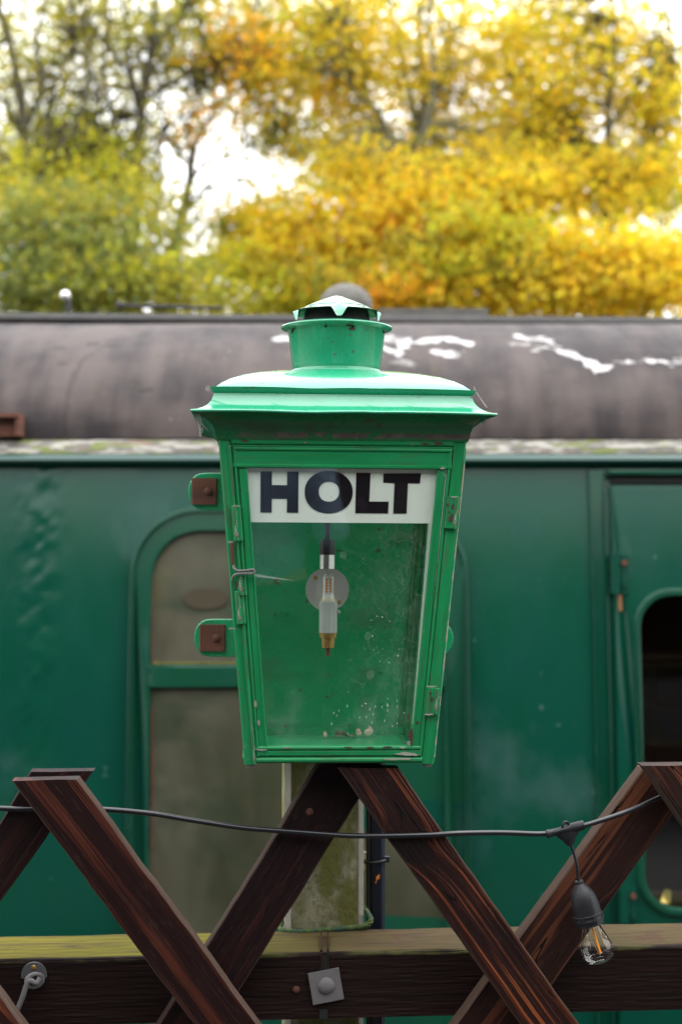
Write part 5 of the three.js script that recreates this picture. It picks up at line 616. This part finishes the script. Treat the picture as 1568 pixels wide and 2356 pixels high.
// ------------------------------------------------------------------ behind the camera: an added building that cuts sky light, and the mirrored photographer
{
  const brick = mapped(tex(256, 256, (u, v) => { const row = Math.floor(v * 16), x = u * 6 + (row % 2) * 0.5, col = Math.floor(x), fx = x - col, fy = v * 16 - row, j = fx < 0.04 || fy < 0.12, n = fbm(u, v, 30, 30, 3, 1201), h = hash(((col % 6) + 6) % 6, row, 12); return { c: j ? [0.12, 0.11, 0.095] : mix3([0.09, 0.035, 0.025], [0.17, 0.07, 0.045], h).map((k) => k * mix(0.8, 1.2, n)), r: 0.9, b: j ? 0.2 : 0.7 }; }, 0.8, 0.8), 0.006);
  const slate = std({ color: lin(0.06, 0.06, 0.065), roughness: 0.8 }), paintG = std({ color: lin(0.01, 0.09, 0.05), roughness: 0.45 }), creamP = std({ color: lin(0.42, 0.36, 0.22), roughness: 0.6 }), glass = std({ color: lin(0.02, 0.025, 0.03), roughness: 0.08 });
  const st = thing('added_building', 'added unseen brick building and canopy that cut sky light behind the viewer', 'building', V(0, 0, 7.2));
  const flat = (g) => { const p = g.attributes.position, t = g.attributes.uv; for (let i = 0; i < p.count; i++) t.setXY(i, p.getX(i) + p.getZ(i), p.getY(i)); return g; };
  part('wall', flat(boxAt(-11, 11, 0, 4.2, -0.2, 4.5, 0.01)), brick, st);
  part('roof', loft([-11.4, 11.4].map((x) => [V(x, 4.2, -0.6), V(x, 4.2, 4.9), V(x, 6.4, 2.15)]), {}), slate, st);
  part('canopy', loft([-10.5, 10.5].map((x) => [V(x, 3.2, -6.7), V(x, 3.85, -0.21), V(x, 3.95, -0.21), V(x, 3.3, -6.7)]), {}), slate, st);  // added canopy, its edge set to block sky light from fence and carriage
  part('valance', boxAt(-10.5, 10.5, 2.95, 3.32, -6.75, -6.705, 0.005), creamP, st);
  for (const x of [-8, -4.2, 4.2, 8]) part('column', rod(V(x, 0, -5), V(x, 3.3, -5), 0.08, 0.06, 16), paintG, st);
  for (const x of [-7, -3.4, 3.4, 7]) { const w = part('window', boxAt(x - 0.6, x + 0.6, 1, 2.6, -0.26, -0.21, 0.01), creamP, st); for (const a of [-1, 1]) for (const b of [0, 1]) part('pane', boxAt(x + (a - 1) / 2 * 0.55 + 0.03, x + (a + 1) / 2 * 0.55 - 0.03, 1.08 + b * 0.75, 1.75 + b * 0.75, -0.272, -0.262, 0.002), glass, w); }
  { const d = part('door', boxAt(-0.5, 0.5, 0, 2.2, -0.27, -0.21, 0.01), paintG, st); part('handle', new THREE.SphereGeometry(0.035, 12, 8).translate(0.4, 1.05, -0.3), M.brass, d); }
}
{ // the photographer, seen only as a mirrored blue shirt in the lantern glass
  const P = thing('person', 'person in a blue checked shirt and dark trousers holding a camera to the eye', 'person', V(0.02, 0, 0.34));
  const smin = (a, b, k) => { const h = Math.max(0, k - Math.abs(a - b)) / k; return Math.min(a, b) - h * h * k * 0.25; };
  const cap = (p, a, b, ra, rb) => { const d = b.clone().sub(a), t = Math.min(1, Math.max(0, p.clone().sub(a).dot(d) / d.lengthSq())); return p.distanceTo(a.clone().addScaledVector(d, t)) - mix(ra, rb, t); };
  const ellip = (p, c, r) => { const q = V((p.x - c.x) / r.x, (p.y - c.y) / r.y, (p.z - c.z) / r.z).length(); return (q - 1) * Math.min(r.x, r.y, r.z); };
  const mesh = (c, half, res, f) => { const mc = new MarchingCubes(res, new THREE.MeshBasicMaterial(), false, false, 120000), h = res / 2; mc.isolation = 0; const p = V(0, 0, 0); for (let z = 0; z < res; z++) for (let y = 0; y < res; y++) for (let x = 0; x < res; x++) { p.set((x - h) / h * half + c.x, (y - h) / h * half + c.y, (z - h) / h * half + c.z); mc.field[x + y * res + z * res * res] = -f(p); } mc.update(); const n = mc.count, g = new THREE.BufferGeometry(), ps = mc.positionArray.slice(0, n * 3), ns = mc.normalArray.slice(0, n * 3), uv = new Float32Array(n * 2); for (let i = 0; i < n; i++) { ps[3 * i] = ps[3 * i] * half + c.x; ps[3 * i + 1] = ps[3 * i + 1] * half + c.y; ps[3 * i + 2] = ps[3 * i + 2] * half + c.z; uv[2 * i] = ps[3 * i] + ps[3 * i + 2] * 0.6; uv[2 * i + 1] = ps[3 * i + 1]; } g.setAttribute('position', new THREE.BufferAttribute(ps, 3)); g.setAttribute('normal', new THREE.BufferAttribute(ns, 3)); g.setAttribute('uv', new THREE.BufferAttribute(uv, 2)); return g; };
  // joints in the person's own axes; -z is forward; the camera is at z = -0.30, y = 1.55
  const J = { hipL: V(-0.1, 0.92, 0), hipR: V(0.1, 0.92, 0), knL: V(-0.12, 0.5, -0.02), knR: V(0.13, 0.5, -0.01), anL: V(-0.13, 0.08, 0.02), anR: V(0.15, 0.08, 0.03), toeL: V(-0.15, 0.035, -0.15), toeR: V(0.18, 0.035, -0.14), wa: V(0, 1.1, 0.0), ch: V(0, 1.3, 0.0), nk: V(0, 1.48, -0.01), hd: V(-0.02, 1.63, -0.09), shL: V(-0.19, 1.41, 0), shR: V(0.19, 1.41, 0), elL: V(-0.22, 1.16, -0.14), elR: V(0.24, 1.17, -0.13), wrL: V(-0.06, 1.42, -0.23), wrR: V(0.13, 1.46, -0.22) };
  const legs = (p, e) => { let d = 9; for (const s of ['L', 'R']) { d = smin(d, cap(p, J['hip' + s], J['kn' + s], 0.092 + e, 0.062 + e), 0.05); d = smin(d, cap(p, J['kn' + s], J['an' + s], 0.062 + e, 0.042 + e), 0.04); } return smin(d, ellip(p, V(0, 0.97, 0.01), V(0.175 + e, 0.13 + e, 0.125 + e)), 0.05); };
  const torso = (p, e) => { let d = ellip(p, V(0, 1.07, 0), V(0.16 + e, 0.2 + e, 0.11 + e)); d = smin(d, ellip(p, V(0, 1.3, 0.0), V(0.185 + e, 0.2 + e, 0.12 + e)), 0.08); for (const s of ['L', 'R']) { d = smin(d, cap(p, V(0, 1.42, 0), J['sh' + s], 0.065 + e, 0.062 + e), 0.06); d = smin(d, cap(p, J['sh' + s], J['el' + s], 0.056 + e, 0.042 + e), 0.04); d = smin(d, cap(p, J['el' + s], J['wr' + s], 0.042 + e, 0.028 + e), 0.03); } return d; };
  const head = (p) => { let d = ellip(p, V(-0.02, 1.645, -0.08), V(0.075, 0.112, 0.095)); d = smin(d, ellip(p, V(-0.02, 1.585, -0.115), V(0.055, 0.06, 0.06)), 0.04); d = smin(d, cap(p, V(-0.02, 1.645, -0.172), V(-0.02, 1.615, -0.188), 0.01, 0.014), 0.02); for (const s of [-1, 1]) { d = smin(d, ellip(p, V(-0.02 + s * 0.078, 1.635, -0.07), V(0.012, 0.032, 0.02)), 0.01); d = smin(d, ellip(p, V(-0.02 + s * 0.03, 1.648, -0.163), V(0.014, 0.01, 0.01)), 0.008); } d = smin(d, ellip(p, V(-0.02, 1.588, -0.17), V(0.022, 0.006, 0.008)), 0.008); return smin(d, cap(p, J.nk, V(-0.015, 1.58, -0.06), 0.058, 0.052), 0.04); };
  const finger = (p, pts, r) => { let d = 9; for (let k = 0; k + 1 < pts.length; k++) d = smin(d, cap(p, pts[k], pts[k + 1], r, r * 0.9), 0.004); return d; };
  const handR = (p) => { let d = ellip(p, V(0.10, 1.505, -0.245), V(0.026, 0.045, 0.032)); d = smin(d, cap(p, J.wrR, V(0.105, 1.49, -0.24), 0.028, 0.026), 0.03); for (let k = 0; k < 4; k++) { const y = 1.535 - k * 0.021, l = [0.9, 1, 0.95, 0.75][k]; d = Math.min(d, finger(p, [V(0.092, y, -0.262), V(0.088, y + 0.004, -0.262 - 0.034 * l), V(0.07 - 0.004 * k, y + 0.004, -0.272 - 0.032 * l), V(0.055, y, -0.266 - 0.028 * l)], 0.0085)); } return Math.min(d, finger(p, [V(0.09, 1.49, -0.232), V(0.07, 1.515, -0.222), V(0.05, 1.53, -0.222)], 0.0095)); };
  const handL = (p) => { let d = ellip(p, V(-0.04, 1.475, -0.265), V(0.042, 0.022, 0.045)); d = smin(d, cap(p, J.wrL, V(-0.045, 1.465, -0.25), 0.028, 0.026), 0.03); for (let k = 0; k < 4; k++) { const z = -0.292 + k * 0.02, l = [0.9, 1, 0.95, 0.75][k]; d = Math.min(d, finger(p, [V(-0.015, 1.478, z), V(0.018 * l, 1.484, z - 0.004), V(0.04 * l, 1.5, z - 0.004), V(0.046 * l, 1.524, z)], 0.0085)); } return Math.min(d, finger(p, [V(-0.06, 1.485, -0.275), V(-0.062, 1.51, -0.285), V(-0.052, 1.53, -0.287)], 0.0095)); };
  const skin = std({ color: lin(0.42, 0.24, 0.17), roughness: 0.6 });
  const body = mesh(V(0, 0.9, 0), 1.0, 112, (p) => smin(smin(legs(p, -0.008), torso(p, -0.008), 0.05), p.y < 0.2 ? Math.min(cap(p, J.anL, J.toeL, 0.035, 0.028), cap(p, J.anR, J.toeR, 0.035, 0.028)) : 9, 0.03));
  part('body', [body, mesh(V(-0.01, 1.6, -0.08), 0.2, 84, head), mesh(V(0.09, 1.5, -0.255), 0.11, 64, handR), mesh(V(-0.02, 1.49, -0.26), 0.11, 64, handL)], skin, P);
  const check = mapped(tex(256, 256, (u, v) => { const a = (u * 8) % 1, b = (v * 8) % 1, k = (a < 0.5 ? 1 : 0) + (b < 0.5 ? 1 : 0), thin = a < 0.06 || b < 0.06; return { c: thin ? [0.3, 0.36, 0.45] : [[0.22, 0.34, 0.52], [0.32, 0.45, 0.62], [0.45, 0.56, 0.70]][k], r: 0.9 }; }, 5, 5), 0);
  part('shirt', mesh(V(0, 1.28, -0.05), 0.42, 84, (p) => Math.max(torso(p, 0.01), 0.93 - p.y, p.distanceTo(V(0, 1.52, -0.02)) < 0.075 ? 0.02 : -1, p.distanceTo(J.wrL) < 0.045 || p.distanceTo(J.wrR) < 0.045 ? 0.02 : -1)), check, P);
  part('trousers', mesh(V(0, 0.55, 0), 0.56, 84, (p) => Math.max(legs(p, 0.008), p.y - 0.99, 0.09 - p.y)), std({ color: lin(0.02, 0.022, 0.03), roughness: 0.9 }), P);
  part('hair', mesh(V(-0.02, 1.68, -0.06), 0.16, 56, (p) => Math.max(ellip(p, V(-0.02, 1.662, -0.068), V(0.084, 0.112, 0.104)), (1.66 - p.y) * 0.7 + (-0.06 - p.z) * 0.9 - 0.02)), std({ color: lin(0.03, 0.018, 0.01), roughness: 0.8 }), P);
  for (const a of ['L', 'R']) part('shoe', mesh(V(J['an' + a].x, 0.07, -0.05), 0.18, 44, (p) => Math.max(cap(p, V(J['an' + a].x, 0.05, 0.03), J['toe' + a], 0.052, 0.042), -p.y + 0.001)), std({ color: lin(0.03, 0.025, 0.02), roughness: 0.6 }), P);
  const cam = thing('hand_camera', 'black camera held up by the person behind the viewpoint', 'camera', V(0, 1.55, 0.05)), cb = std({ color: lin(0.012, 0.012, 0.013), roughness: 0.5 });
  part('body', boxAt(-0.068, 0.068, -0.042, 0.038, -0.012, 0.028, 0.004), cb, cam);
  part('lens', [rod(V(0, 0, -0.035), V(0, 0, -0.0125), 0.031, 0.029, 32)], cb, cam); part('viewfinder', boxAt(-0.02, 0.02, 0.0382, 0.056, -0.008, 0.03, 0.003), cb, cam);
}

renderer.render(scene, camera);
